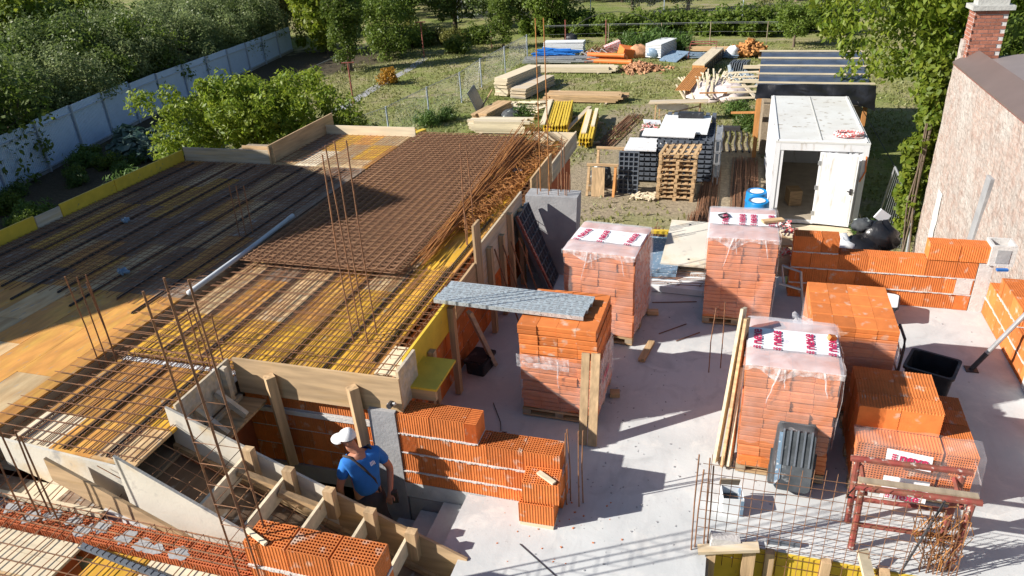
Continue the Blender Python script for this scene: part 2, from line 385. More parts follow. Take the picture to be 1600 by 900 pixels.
    def build(s, name, material, parent=None, world=False, smooth=False, **kw):
        """one mesh object; world=True: the shape was given in world coordinates (parents are not turned)"""
        if world and parent is not None:
            o = off(parent); s.v = [(v[0] - o.x, v[1] - o.y, v[2] - o.z) for v in s.v]
            return tag(obj(name, s.mesh(name, material, smooth), parent), **kw)
        if world:
            xs, ys, zs = zip(*s.v); o = ((min(xs) + max(xs)) / 2, (min(ys) + max(ys)) / 2, min(zs))
            s.v = [(v[0] - o[0], v[1] - o[1], v[2] - o[2]) for v in s.v]
            return tag(obj(name, s.mesh(name, material, smooth), None, o), **kw)
        return tag(obj(name, s.mesh(name, material, smooth), parent), **kw)
def wthing(name, label, cat, loc, group=None): return thing(name, label, cat, loc, 0, group)
def quads(name, V, material):
    """fast mesh from an (n,4,3) array of leaf quads"""
    V = np.asarray(V, np.float32); n = len(V); me = bpy.data.meshes.new(name)
    me.vertices.add(n * 4); me.vertices.foreach_set('co', V.reshape(-1))
    me.loops.add(n * 4); me.loops.foreach_set('vertex_index', np.arange(n * 4, dtype=np.int32))
    me.polygons.add(n); me.polygons.foreach_set('loop_start', np.arange(0, n * 4, 4, dtype=np.int32))
    me.materials.append(M(material)); me.update(calc_edges=True); me.validate(); return me
def text_mesh(txt, size, material, name='lettering'):
    cu = bpy.data.curves.new('t', 'FONT'); cu.body = txt; cu.size = size; cu.align_x = 'CENTER'; cu.align_y = 'CENTER'; cu.offset = size * .022
    o = bpy.data.objects.new('t', cu); C.objects.link(o); dg = bpy.context.evaluated_depsgraph_get()
    me = bpy.data.meshes.new_from_object(o.evaluated_get(dg)); bpy.data.objects.remove(o); bpy.data.curves.remove(cu)
    me.materials.clear(); me.materials.append(M(material)); me.name = name; return me
def noise3(x, y, z, s=0):
    from mathutils import noise
    return noise.noise(Vector((x + s, y - s, z + s * .5)))
# ================================================================== THE SETTING
GZ = -3.0
gm = MB().grid(lambda u, v: (-320 + 640 * u, -120 + 620 * v, GZ + (.05 * noise3(u * 300, v * 300, 0) if 0 else 0)), 32, 32)
tag(gm.build('ground', 'ground'), kind='structure')
# concrete slab the pallets stand on, with the stairwell (left) and the near opening left free
fl = MB()
for a in (((-2.14, .5), (.10, 11.35)), ((-3.3, 5.4), (-2.14, 11.35)), ((.10, 5.33), (1.0, 11.35)), ((1.0, 5.33), (1.95, 10.76)), ((1.95, .5), (3.86, 10.76))):
    fl.box((a[0][0], a[0][1], -.2), (a[1][0], a[1][1], 0))
tag(fl.build('floor_slab', 'concrete'), kind='structure')
# wall carrying the slab at the back and side (seen over the edge)
bw = MB().box((-3.3, 11.05, GZ), (.98, 11.30, -.2)); tag(bw.build('basement_wall', 'concrete_grey'), kind='structure')
bw = MB().box((3.6, .5, GZ), (3.84, 10.74, -.2)); tag(bw.build('basement_side_wall', 'concrete_grey'), kind='structure')
bw = MB().box((1.0, 10.5, GZ), (3.59, 10.74, -.2)); tag(bw.build('basement_rear_wall', 'concrete_grey'), kind='structure')

# ------------------------------------------------------------------ hollow clay blocks
def hollow_block(name, L_, W_, H_, nx, ny, material, holes=True, depth=.09, side='y'):
    """extruded clay block: ribbed long sides, a grid of holes in the top, corner at the origin"""
    b = MB(); e = .004
    def ribs(a, n):                        # wavy outline of ridges
        out = []
        for k in range(n):
            x0 = a * k / n; x1 = a * (k + 1) / n; out += [(x0 + .1 * (x1 - x0), 0), (x0 + .35 * (x1 - x0), e), (x0 + .75 * (x1 - x0), e), (x0 + .95 * (x1 - x0), 0)]
        return out
    nr = max(6, int(L_ / .028)); nw = max(4, int(W_ / .03))
    pr = [(x, y) for x, y in ribs(L_, nr)] + [(L_ - y, x) for x, y in ribs(W_, nw)]
    pr += [(L_ - x, W_ - y) for x, y in ribs(L_, nr)] + [(y, W_ - x) for x, y in ribs(W_, nw)]
    n = len(pr); vs = [(x, y, 0) for x, y in pr] + [(x, y, H_) for x, y in pr]
    b.add(vs, [(i, (i + 1) % n, n + (i + 1) % n, n + i) for i in range(n)])
    if not holes:
        b.add([(x, y, H_) for x, y in pr], [tuple(range(n))])
    else:
        m_ = .010
        xs = [m_]; ys = [m_]
        cw = (L_ - 2 * m_) / nx; ch = (W_ - 2 * m_) / ny
        for k in range(nx): xs += [m_ + cw * k + cw * .20, m_ + cw * (k + 1) - cw * .12]
        for k in range(ny): ys += [m_ + ch * k + ch * .2, m_ + ch * (k + 1) - ch * .12]
        xs.append(L_ - m_); ys.append(W_ - m_); xs[0] = e; xs[-1] = L_ - e; ys[0] = e; ys[-1] = W_ - e
        for i in range(len(xs) - 1):
            for j in range(len(ys) - 1):
                x0, x1, y0, y1 = xs[i], xs[i + 1], ys[j], ys[j + 1]
                if i % 2 and j % 2:
                    d = H_ - depth
                    b.add([(x0, y0, H_), (x1, y0, H_), (x1, y1, H_), (x0, y1, H_), (x0, y0, d), (x1, y0, d), (x1, y1, d), (x0, y1, d)],
                          [(0, 4, 5, 1), (1, 5, 6, 2), (2, 6, 7, 3), (3, 7, 4, 0), (4, 7, 6, 5)])
                else:
                    b.add([(x0, y0, H_), (x1, y0, H_), (x1, y1, H_), (x0, y1, H_)], [(0, 1, 2, 3)])
    return b.mesh(name, material)
BLK = hollow_block('block', .375, .25, .238, 13, 8, 'block')                    # open top seen
BLKP = hollow_block('block', .375, .25, .238, 13, 8, 'block', holes=False)
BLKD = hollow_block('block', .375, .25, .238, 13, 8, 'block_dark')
def plain_block(name, L_, W_, H_, material, c=.006):
    """block as it lies on a pallet: a groove along its middle, worn edges"""
    g = .006
    p = [(0, c), (0, H_ * .44), (g, H_ * .47), (g, H_ * .53), (0, H_ * .56), (0, H_ - c), (c, H_), (W_ - c, H_), (W_, H_ - c), (W_, H_ * .56), (W_ - g, H_ * .53), (W_ - g, H_ * .47), (W_, H_ * .44), (W_, c), (W_ - c, 0), (c, 0)]
    return MB().prism(p, 'x', 0, L_).mesh(name, material)
MB_MORT = MB().box((0, 0, 0), (1, 1, 1)).mesh('mortar_joint', 'mortar')

def wall_x(name, label, x0, y0, z0, rows, material=None, heights=.25, jit=.003, first=None):
    """wall along X; rows is a list (bottom first) of (xa, xb, offset, open_top)"""
    t = wthing(name, label, 'brick wall', (x0, y0, z0)); z = 0
    for r, (xa, xb, o, top) in enumerate(rows):
        hh = first if (first and r == 0) else heights
        x = xa - x0 - o
        while x < xb - x0 - .02:
            a = max(x, xa - x0); b = min(x + .38, xb - x0)
            if b - a > .06:
                sx = (b - a - .005) / .375
                me = BLK if top else BLKP
                q = obj('block', me, t, (a + .0025 + rnd.uniform(-1, 1) * .001, rnd.uniform(-1, 1) * jit, z + .004), (0, 0, rnd.uniform(-.004, .004)), (sx, 1, (hh - .013) / .238))
            x += .38
        if r:
            mj = MB().grid(lambda u, v: (xa - x0 + u * (xb - xa), -.006 + .004 * noise3(u * 40, r, 3) + v * .26, z - .008 + .012 * (.5 if 0 < v < 1 else 0)), 40, 1)
            jb = MB(); n = 40
            for k in range(n):
                u0 = xa - x0 + (xb - xa) * k / n; u1 = xa - x0 + (xb - xa) * (k + 1) / n
                w = rnd.uniform(.0, .012); hgt = rnd.uniform(.006, .016)
                jb.box((u0, -.004 - w, z - hgt), (u1, .252 + w * .5, z + .004))
            jb.build('mortar_joint', 'mortar', t)
        z += hh
    return t
# low wall beside the stairs, three blocks stand a course higher at its left
w1 = wall_x('block_wall', 'low wall of ribbed orange clay blocks beside the stairs, stepped down at its right', -3.05, 5.40, 0,
            [(-3.05, -1.32, .1, 0), (-3.05, -1.32, .0, 0), (-3.05, -1.32, .19, 1), (-3.05, -2.18, .02, 1)], first=.17)
# two loose blocks at its end
t = wthing('clay_block', 'loose orange hollow block on a batten, lowest at the end of the stair wall', 'clay block', (-1.70, 5.11, .03))
obj('body', BLK, t, (0, 0, 0), (0, 0, R(1.5)), (.94, 1, 1))
o = MB().cbox((-1.52, 5.2, .012), (.34, .2, .024)).build('batten', 'wood_pale', None, True, label='thin pale batten under the loose orange block', cat='batten')
t = wthing('clay_block', 'loose orange hollow block with a chalky stick on top, above another block', 'clay block', (-1.66, 5.13, .275))
obj('body', BLK, t, (0, 0, 0), (0, 0, R(4)), (.96, 1, 1))
MB().cbox((-1.44, 5.24, .527), (.22, .05, .022), (0, 0, -32)).build('wood_scrap', 'wood_pale', None, True, label='pale stick lying on the upper loose orange block', cat='wood scrap')

# back wall and right wall of the room, with pale mortar pads
w2 = wall_x('block_wall', 'low orange block wall at the back of the slab, partly shaded by pallets', 1.0, 10.5, 0,
            [(1.0, 3.42, .05, 0), (1.0, 3.42, .24, 0), (1.0, 3.42, .12, 1), (1.0, 1.62, .0, 1), ], jit=.004)
for k in range(2): obj('block', BLK, w2, (1.78 + .385 * k, .0, .754), (0, 0, .002 * k), (1.0, 1, .99))
MB().box((3.43, 10.49, 0), (3.60, 10.75, .74)).build('corner_pad', 'mortar', w2, True)
for (a, b, z0, z1) in ((3.02, 3.4, .25, .49), (2.9, 3.1, .0, .0)):
    if z1 > z0: MB().box((a + .18, 10.493, z0 + .01), (b, 10.50, z1)).build('mortar_patch', 'mortar', w2, True)
def wall_y(name, label, x0, y0, rows, h=.25):
    t = wthing(name, label, 'brick wall', (x0, y0, 0)); z = 0
    for r, (ya, yb, o, top) in enumerate(rows):
        y = ya - y0 - o
        while y < yb - y0 - .02:
            a = max(y, ya - y0); b = min(y + .38, yb - y0)
            if b - a > .06:
                obj('block', BLK if top else BLKP, t, (.25 + rnd.uniform(-1, 1) * .003, a + .003, z + .004), (0, 0, R(90)), ((b - a - .006) / .375, 1, .98))
            y += .38
        if r:
            jb = MB(); n = 40
            for k in range(n):
                u0 = ya - y0 + (yb - ya) * k / n; u1 = ya - y0 + (yb - ya) * (k + 1) / n; w = rnd.uniform(0, .012)
                jb.box((-.004 - w, u0, z - rnd.uniform(.006, .016)), (.252 + w, u1, z + .004))
            jb.build('mortar_joint', 'mortar', t)
        z += h
    return t
w3 = wall_y('block_wall', 'low orange block wall along the right side with a prop leaning over it', 3.60, 6.2,
            [(6.2, 10.48, .1, 0), (6.2, 10.48, .29, 1), (9.2, 10.1, .0, 1)])
for (a, b) in ((8.2, 8.62), (6.9, 7.5)): MB().box((3.585, a, .01), (3.597, b, .48)).build('mortar_patch', 'mortar', w3, True)
# chimney / vent element of pale concrete standing on the corner
t = wthing('flue_element', 'pale square concrete flue element with rounded window on the back corner', 'flue', (3.52, 10.46, .74))
cb = MB(); 
for a in ((0, 0, .30, .03), (0, .27, .30, .30), (0, .03, .03, .27), (.27, .03, .30, .27)): cb.box((a[0], a[1], 0), (a[2], a[3], .30))
cb.build('shell', 'mortar', t); MB().box((.07, -.008, .05), (.23, -.001, .24)).build('front_recess', 'concrete_grey', t)
MB().cbox((3.68, 10.40, .72), (.14, .05, .03), (0, 0, 8)).build('spirit_level', 'blue_plastic', None, True, label='small blue tool left beside the pale flue element', cat='tool')

# wall under the deck's right edge (seen in shade) and the stairwell walls
t = wthing('block_wall', 'shaded orange block wall under the right edge of the shuttered deck', 'brick wall', (-3.45, 5.66, 0))
for r in range(4):
    y = 5.66 - (.19 if r % 2 else 0)
    while y < 10.5:
        a = max(y, 5.66); b = min(y + .38, 10.55)
        if b - a > .05: obj('block', BLKP, t, (.25 + rnd.uniform(-1, 1) * .002, a - 5.66 + .002, r * .25 + .002), (0, 0, R(90)), ((b - a - .008) / .375, 1, .99))
        y += .38
MB().box((-3.44, 5.67, 0), (-3.21, 10.54, .97)).build('mortar_core', 'mortar', t, True)
t = wthing('block_wall', 'dark orange block wall inside the stairwell behind the worker', 'brick wall', (-4.95, 5.52, -2.9))
for r in range(5, 9):
    x = -4.95 - (.19 if r % 2 else 0)
    while x < -3.38:
        a = max(x, -4.95); b = min(x + .38, -3.36)
        if b - a > .05: obj('block', BLKP, t, (a + 4.95 + .002, rnd.uniform(0, .003), 1.55 + r * .25 + (.03 if r > 7 else 0)), (0, 0, 0), ((b - a - .006) / .375, 1, .98))
        x += .38
MB().box((-4.94, 5.53, -.10), (-3.37, 5.74, .93)).build('mortar_core', 'mortar', t, True)
MB().box((-4.95, 5.50, -.32), (-3.36, 5.75, -.105)).build('lintel', 'concrete_grey', t, True)
MB().box((-4.9, 5.505, .60), (-3.36, 5.515, .66)).build('mortar_band', 'mortar', t, True)
tag(MB().box((-3.355, 5.385, -2.9), (-3.055, 5.66, .93)).build('column', 'concrete_grey', None, True), 'grey concrete column at the corner of the deck beside the stairs', 'column')
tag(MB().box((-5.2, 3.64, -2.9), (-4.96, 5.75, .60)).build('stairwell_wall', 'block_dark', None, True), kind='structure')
tag(MB().box((-6.2, 3.4, -3.0), (-2.2, 5.75, -2.8)).build('lower_landing', 'concrete_grey', None, True), kind='structure')
for a, b in (((-11.0, 3.0, GZ), (-10.75, 14.5, .74)), ((-10.74, 14.3, GZ), (-3.2, 14.5, .74)), ((-10.74, 3.0, GZ), (-5.21, 3.3, .60)), ((-3.45, 10.56, GZ), (-3.2, 14.29, .94)), ((-3.45, 5.67, GZ), (-3.31, 10.55, -.01))):
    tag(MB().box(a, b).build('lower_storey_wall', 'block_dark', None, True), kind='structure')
# concrete stairs going down to the left
st = wthing('concrete_stairs', 'rough grey concrete steps going down behind the stair shuttering', 'stairs', (-2.14, 4.6, -2.8))
tag(MB().box((-3.04, 5.402, -2.9), (-2.15, 5.64, -.21)).build('stairwell_wall', 'concrete_grey', None, True), kind='structure')
tag(MB().box((-5.0, 4.36, -2.9), (-2.15, 4.6, -.6)).build('stairwell_wall', 'concrete_grey', None, True), kind='structure')
tag(MB().box((-2.13, 3.3, -2.9), (-1.9, 5.6, -.21)).build('stairwell_wall', 'concrete_grey', None, True), kind='structure')
xs = -2.14
for k in range(12):
    w = .20 if k == 0 else .285
    MB().box((xs - w, 4.62, -.175 * k - .175 - .12), (xs - .002, 5.385, -.175 * k - .004)).build('step', 'concrete', st, True)
    xs -= w

# ------------------------------------------------------------------ shuttered deck
DZ = 1.08
deck = wthing('formwork_deck', 'large shuttering deck of yellow and brown plywood panels under reinforcement', 'formwork deck', (-7, 9, DZ - .03))
pan = {}
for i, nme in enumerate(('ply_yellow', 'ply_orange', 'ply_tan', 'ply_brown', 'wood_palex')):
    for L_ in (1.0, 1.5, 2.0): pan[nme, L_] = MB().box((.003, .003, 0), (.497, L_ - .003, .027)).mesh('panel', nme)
def panels(x0, x1, y0, y1, z, weights, parent, w=.5):
    x = x0
    while x < x1 - .03:
        ww = min(w, x1 - x); y = y0 - rnd.choice((0, .5, 1.0))
        while y < y1 - .02:
            L_ = rnd.choice((1.0, 1.5, 2.0)); a = max(y, y0); b = min(y + L_, y1)
            if b - a > .04:
                nme = rnd.choices(('ply_yellow', 'ply_orange', 'ply_tan', 'ply_brown', 'wood_palex'), weights)[0]
                o_ = off(parent)
                obj('panel', pan[nme, L_], parent, (x - o_.x, a - o_.y, z - .027 - o_.z + rnd.uniform(-.003, .0)), (0, 0, 0), (ww / .5, (b - a) / L_, 1))
            y += L_
        x += w
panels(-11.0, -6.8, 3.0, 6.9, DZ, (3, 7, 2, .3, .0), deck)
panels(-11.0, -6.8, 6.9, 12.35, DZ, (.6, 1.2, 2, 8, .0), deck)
panels(-8.9, -6.8, 12.36, 14.6, DZ, (2, 3, 3, 2, 1), deck)
panels(-6.52, -4.97, 3.96, 4.46, DZ, (1, 4, 4, 2, 1.5), deck, .52)
panels(-6.52, -4.97, 4.46, 5.46, DZ, (8, 5, 1, .1, .0), deck, .52)
panels(-6.52, -3.45, 5.60, 6.6, DZ, (9, 3, .8, .0, .0), deck)
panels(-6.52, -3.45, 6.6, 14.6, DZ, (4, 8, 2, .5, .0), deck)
# beam troughs between the panels
tr = MB().box((-6.79, 3.96, .70), (-6.53, 14.6, .73)); tr.build('trough_bottom', 'wood_old', deck, True)
tr = MB().box((-6.81, 3.96, .70), (-6.792, 14.6, DZ - .03)); tr.build('trough_side', 'wood_old', deck, True)
tr = MB().box((-6.528, 3.96, .70), (-6.512, 14.6, DZ - .03)); tr.build('trough_side', 'wood_old', deck, True)
MB().box((-3.44, 5.6, .95), (-3.12, 14.6, .975)).build('trough_bottom', 'wood_y', deck, True)
MB().box((-6.5, 5.47, .96), (-5.0, 5.59, 1.05)).build('insulation_strip', 'white_plastic', deck, True)
MB().box((-11.05, 3.98, .75), (-6.82, 14.6, .78)).box((-6.5, 5.62, .75), (-3.46, 14.6, .78)).box((-6.5, 3.98, .75), (-5.0, 5.60, .78)).build('light_block_sheet', 'wood_old', deck, True, kind='stuff')  # solid sheet added below the panels to block light, in place of joists
# edge boards
def board(p, q, z0, z1, th, material, label, name='edge_board', cleat=None, cat='shuttering board'):
    p = Vector((*p, 0)); q = Vector((*q, 0)); d = (q - p); L_ = d.length; a = math.degrees(math.atan2(d.y, d.x))
    t = thing(name, label, cat, (p.x, p.y, z0), a)
    MB().box((0, -th / 2, 0), (L_, th / 2, z1 - z0)).build('board', material, t)
    return t
yb = ((3.0, 5.6), (5.62, 8.6), (9.15, 10.4), (10.42, 12.34))
for i, (a, b) in enumerate(yb):
    board((-11.02, a), (-11.02 - .0 * i, b), DZ - .1, 1.31, .03, 'board_yellow',
          ('yellow edge board at the left rim of the deck, nearest the frame edge', 'long yellow edge board at the left rim before the bare grey board', 'yellow edge board at the left rim beyond the bare grey board', 'yellow edge board at the left rim next to the far corner')[i])
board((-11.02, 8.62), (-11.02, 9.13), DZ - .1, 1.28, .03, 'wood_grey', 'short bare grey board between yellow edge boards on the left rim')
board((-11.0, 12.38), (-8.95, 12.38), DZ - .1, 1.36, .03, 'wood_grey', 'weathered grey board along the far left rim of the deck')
board((-9.6, 12.46), (-8.85, 12.42), DZ - .08, 1.42, .03, 'wood', 'short tan board overlapping the grey board at the far rim')
board((-8.93, 12.36), (-8.93, 15.0), DZ - .12, 1.46, .03, 'board_tan', 'tan plywood board on edge running away at the far notch of the deck')
board((-8.9, 14.62), (-6.7, 14.62), DZ - .1, 1.28, .03, 'wood_pale', 'pale board closing the far rim left of the mesh stack')
board((-4.0, 14.62), (-3.1, 14.62), DZ - .1, 1.26, .03, 'wood_pale', 'pale board closing the far rim right of the mesh stack')
for k in range(9):
    x = -8.7 + k * .235
    o = MB().cbox((x, 14.95, 1.02 + .01 * (k % 3)), (.12, .55, .10), (0, 0, -16)).build('formwork_beam', 'board_yellow', None, True, label='short yellow formwork beam end jutting out beyond the far rim', cat='beam', group='beam ends beyond the far rim')
# right edge boards (face the pallets)
t = board((-3.09, 5.80), (-3.09, 7.28), .93, 1.32, .03, 'board_yellow', 'yellow shuttering board at the right rim of the deck below the galvanised planks')
t = board((-3.09, 7.3), (-3.09, 8.1), .93, 1.34, .03, 'wood', 'brown shuttering board at the right rim behind the galvanised planks')
t = board((-3.07, 8.1), (-3.07, 8.34), .75, 1.86, .03, 'wood_z', 'tall upright board standing above the right rim of the deck', 'upright_board')
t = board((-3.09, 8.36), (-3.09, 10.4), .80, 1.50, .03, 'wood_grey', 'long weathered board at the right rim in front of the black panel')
t = board((-3.09, 11.0), (-3.09, 12.4), .95, 1.50, .03, 'wood', 'tan board at the right rim beyond the concrete pier')
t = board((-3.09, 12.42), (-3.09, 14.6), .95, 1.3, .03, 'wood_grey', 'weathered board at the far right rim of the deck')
props = []
for i, (y, x1, zt) in enumerate(((6.35, -2.97, 1.05), (7.02, -2.97, 1.25), (8.55, -2.98, 1.35), (9.1, -2.98, 1.3), (9.55, -2.98, 1.45), (10.1, -2.98, 1.3))):
    MB().box((-3.07, y, .02 if i else .35), (-3.0, y + .09, zt)).build('upright_post', 'wood_z', None, True,
      label='timber upright %s under the right rim of the deck' % ('beside the yellow ledge panel', 'holding the yellow board', 'behind the tall board', 'nearest the middle of the shaded wall', 'before the black panel', 'next to the concrete pier')[i] if 0 else
      ('short timber upright beside the yellow ledge panel', 'timber upright holding the yellow board under the galvanised planks', 'timber upright just beyond the tall board', 'timber upright at the middle of the long weathered board', 'timber upright near the leaning black panel', 'last timber upright before the concrete pier')[i], cat='post')
MB().beam((-2.98, 7.5, .95), (-2.78, 7.75, .03), .09, .05).build('diagonal_brace', 'wood_grey', None, True, label='short slanting timber brace behind the small black box', cat='brace')
for i in range(4):
    MB().tube([(-2.95 + .04 * i, 8.55 + .25 * i, 1.35 - .05 * i), (-2.7 + .03 * i, 8.75 + .28 * i, .02)], .012, 5).build('iron_bar', 'rust', None, True, label='rusty iron bar leaning on the right rim boards', cat='iron bar', group='bars leaning at the right rim')
# ledge panel at the corner and its bearer
t = wthing('ledge_panel', 'bright yellow plywood ledge jutting out at the deck corner', 'shuttering panel', (-3.1, 5.7, .95))
MB().box((-3.12, 5.69, 1.03), (-2.70, 6.27, 1.057)).build('panel', 'board_yellow', t, True)
MB().box((-3.12, 5.70, .90), (-2.72, 5.75, 1.028)).build('bearer', 'wood', t, True)
MB().box((-3.06, 6.2, 0.35), (-2.99, 6.26, .9)).build('upright', 'wood_z', t, True)
t = wthing('filler_panel', 'pale square plywood piece at the corner behind the yellow ledge', 'panel', (-3.3, 6.0, 1.08))
MB().cbox((-3.27, 6.05, 1.10), (.34, .55, .02)).build('panel', 'wood_palex', t, True)
# front board of the deck over the stairwell with uprights
t = wthing('front_board', 'wide tan plywood front board of the deck over the stairwell', 'shuttering board', (-4.9, 5.46, .88))
MB().box((-4.92, 5.435, .88), (-2.98, 5.462, 1.315)).build('board', 'board_tan', t, True)
MB().tube([(-3.09, 5.43, 1.02), (-3.09, 5.36, 1.02)], .03, 8).build('tie_nut', 'steel_dark', t, True)
MB().tube([(-3.13, 5.42, 1.0), (-3.03, 5.40, 1.04)], .016, 6).build('tie_wing', 'steel_grey', t, True)
MB().box((-3.02, 5.47, .9), (-2.99, 5.9, 1.38)).build('side_return', 'wood_grey', t, True)
for i, (x, zb) in enumerate(((-4.45, .0), (-3.48, .05))):
    MB().beam((x, 5.375, 1.19), (x + .02, 5.40, zb), .10, .10).build('upright_post', 'wood_z', None, True,
       label=('timber upright against the front board, left one near the dark opening', 'timber upright against the front board, right one above the worker')[i], cat='post')

# ------------------------------------------------------------------ stair shuttering
def zA(x): return 1.30 - (x + 5.05) * .427
t = wthing('stair_form_side', 'long white-stained stair shuttering side running down from the deck to the slab', 'shuttering board', (-5.05, 4.55, .9))
def sloped(y, th, x0, x1, d, f, top=None):
    return MB().prism([(x0, f(x0) - d), (x1, f(x1) - d), (x1, f(x1)), (x0, f(x0))], 'y', y - th / 2, y + th / 2)
sloped(4.55, .027, -5.05, -3.36, .52, zA).build('board', 'board_white', t, True)
sloped(4.55, .027, -3.355, -2.05, .46, zA).build('board', 'board_tan', t, True)
sloped(4.515, .04, -5.05, -2.05, .06, lambda x: zA(x) - .42).build('ledger', 'wood', t, True)
def zB(x): return 1.34 - (x + 4.93) * .53
t2 = wthing('stair_form_side', 'broad white-stained front side of the stair shuttering with orange stains', 'shuttering board', (-4.93, 3.8, .4))
sloped(3.78, .027, -4.95, -2.55, .60, zB).build('board', 'board_white', t2, True)
sloped(3.75, .03, -5.75, -2.75, .26, lambda x: min(zB(x) - .42, 1.2)).build('soffit_board', 'board_tan', t2, True)
t3 = wthing('deck_side_board', 'whitish board along the near left rim of the deck behind upright bars', 'shuttering board', (-6.5, 3.93, .85))
MB().prism([(-6.52, .85), (-5.75, .60), (-4.96, .58), (-4.96, 1.06), (-6.52, 1.17)], 'y', 3.905, 3.932).build('board', 'board_white', t3, True)
MB().cbox((-5.05, 3.74, .55), (.45, .06, .22), (0, 18, 0)).build('foam_piece', 'white_plastic', None, True, label='white foam board piece tucked under the near stair shuttering', cat='foam board')
MB().cbox((-4.55, 3.70, .42), (.55, .04, .16), (0, 28, 0)).build('foam_piece', 'white_plastic', None, True, label='long white foam strip below the near stair shuttering', cat='foam board')
# soffit and risers
so_ = MB().prism([(-5.05, zA(-5.05) - .58), (-2.3, zA(-2.3) - .50), (-2.3, zA(-2.3) - .53), (-5.05, zA(-5.05) - .61)], 'y', 3.80, 4.53)
so_.build('stair_soffit', 'ply_brown', None, True, label='brown plywood bottom of the stair shuttering between its sides', cat='shuttering panel')
for i, x in enumerate((-4.22, -3.82, -3.42, -3.02, -2.62)):
    z = zA(x) - .02
    t = wthing('riser_board', ('riser board nearest the rebar column in the stair shuttering', 'second riser board down the stair shuttering', 'middle riser board of the stair shuttering', 'fourth riser board, behind the orange blocks', 'lowest riser board of the stair shuttering')[i], 'shuttering board', (x, 4.2, z - .2))
    MB().cbox((x, 4.16, z - .12), (.03, .72, .18)).build('board', 'wood_pale', t, True)
    MB().cbox((x + .06, 4.49, z - .10), (.10, .08, .34), (0, 0, 0)).build('cleat', 'wood_z', t, True)
    if i in (0, 1): MB().cbox((x + .22, 4.36, z - .17), (.42, .06, .06), (0, 23, 8)).build('brace', 'wood', t, True)
# side board at the left of the opening with small braces
t = wthing('opening_side_board', 'grey board with two short braces along the left of the stair opening', 'shuttering board', (-4.97, 4.6, .95))
MB().box((-4.985, 4.58, .86), (-4.958, 5.43, 1.31)).build('board', 'wood_grey', t, True)
MB().box((-4.955, 4.60, .80), (-4.60, 5.43, .83)).build('ledge', 'wood', t, True)
for y in (4.78, 5.10):
    MB().beam((-4.93, y, 1.10), (-4.62, y, .86), .05, .07).build('brace', 'wood_grey', t, True)
MB().box((-4.95, 5.25, .84), (-4.89, 5.31, 1.30)).build('cleat', 'wood_grey', t, True)
MB().box((-4.92, 4.62, .835), (-4.87, 5.40, .88)).build('rail', 'wood_grey', t, True)

# ------------------------------------------------------------------ near wall with the three blocks, lower deck
t = wthing('block_wall', 'row of three perforated orange blocks on the near wall at the stairs', 'brick wall', (-3.43, 3.38, -.4))
for k in range(3): obj('block', BLK, t, (.385 * k, rnd.uniform(-.004, .004), 1.262), (0, 0, rnd.uniform(-.01, .01)), (1, 1, 1))
for r in range(4):
    for k in range(3): obj('block', BLKP, t, (.385 * k + (0 if r % 2 else .004), 0, 1.01 - r * .25), (0, 0, 0), (1, 1, 1))
jb = MB()
for k in range(24): jb.box((-3.43 + k * .048, 3.372 - rnd.uniform(0, .01), .838), (-3.43 + (k + 1) * .048, 3.63, .862))
jb.build('mortar_joint', 'mortar', t, True)
MB().cbox((-3.34, 3.44, 1.115), (.26, .035, .022), (0, 0, -22)).build('wood_scrap', 'wood_pale', None, True, label='pale stick lying on the near perforated blocks', cat='wood scrap')
for i, x in enumerate((-3.2, -2.95)):
    MB().beam((x, 3.30, .80), (x + .02, 3.30, -.2), .07, .07).build('upright_post', 'wood_z', None, True, label=('left timber post top in front of the near perforated blocks', 'right timber post top in front of the near perforated blocks')[i], cat='post')
t = wthing('block_wall', 'wall top of perforated red blocks under a rebar cage, front left', 'brick wall', (-6.4, 3.38, -.4))
for k in range(8):
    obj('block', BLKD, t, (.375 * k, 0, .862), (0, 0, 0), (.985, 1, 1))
MB().box((-6.4, 3.39, -.4), (-3.44, 3.62, .45)).build('mortar_core', 'mortar', t, True)
for k in range(11):
    cx, cy, a0 = -6.3 + k * .21 + rnd.uniform(-.06, .06), 3.5 + rnd.uniform(-.07, .07), rnd.uniform(0, 6)
    pts = [(cx + rnd.uniform(.05, .12) * math.cos(a0 + 6.283 * i / 16), min(3.625, max(3.385, cy + rnd.uniform(.04, .11) * math.sin(a0 + 6.283 * i / 16)))) for i in range(16)]
    MB().prism(pts, 'z', .695, .7025 + .002 * rnd.random()).build('mortar_patch', 'concrete_grey', t, True)
ld = wthing('formwork_deck', 'lower shuttering deck of yellow panels and pale planks at the front left', 'formwork deck', (-5, 2.8, .62))
for i, (x0, x1, nm) in enumerate(((-4.9, -4.42, 'ply_yellow'),)):
    MB().box((x0, 1.6, .66), (x1, 3.34, .686)).build('panel', nm, ld, True)
for i in range(6): MB().box((-4.40 + i * .002, 3.34 - .125 * (i + 1) + .004, .66 - .001 * (i % 2)), (-2.75, 3.34 - .125 * i, .686)).build('plank', 'wood_pale', ld, True)
for i in range(8): MB().box((-6.8, 3.34 - .20 * (i + 1) + .004, .66), (-5.12, 3.34 - .20 * i, .686)).build('plank', ('wood_pale', 'wood_palex', 'ply_tan')[i % 3], ld, True)
MB().box((-5.1, 1.6, .44), (-4.92, 3.34, .47)).build('trough_bottom', 'wood_old', ld, True)
panels(-7.3, -5.3, 3.66, 3.90, .70, (2, 4, 4, 3, 1), ld)
MB().box((-7.3, 3.635, .70), (-5.2, 3.69, .74)).build('rim_batten', 'wood_pale', ld, True)

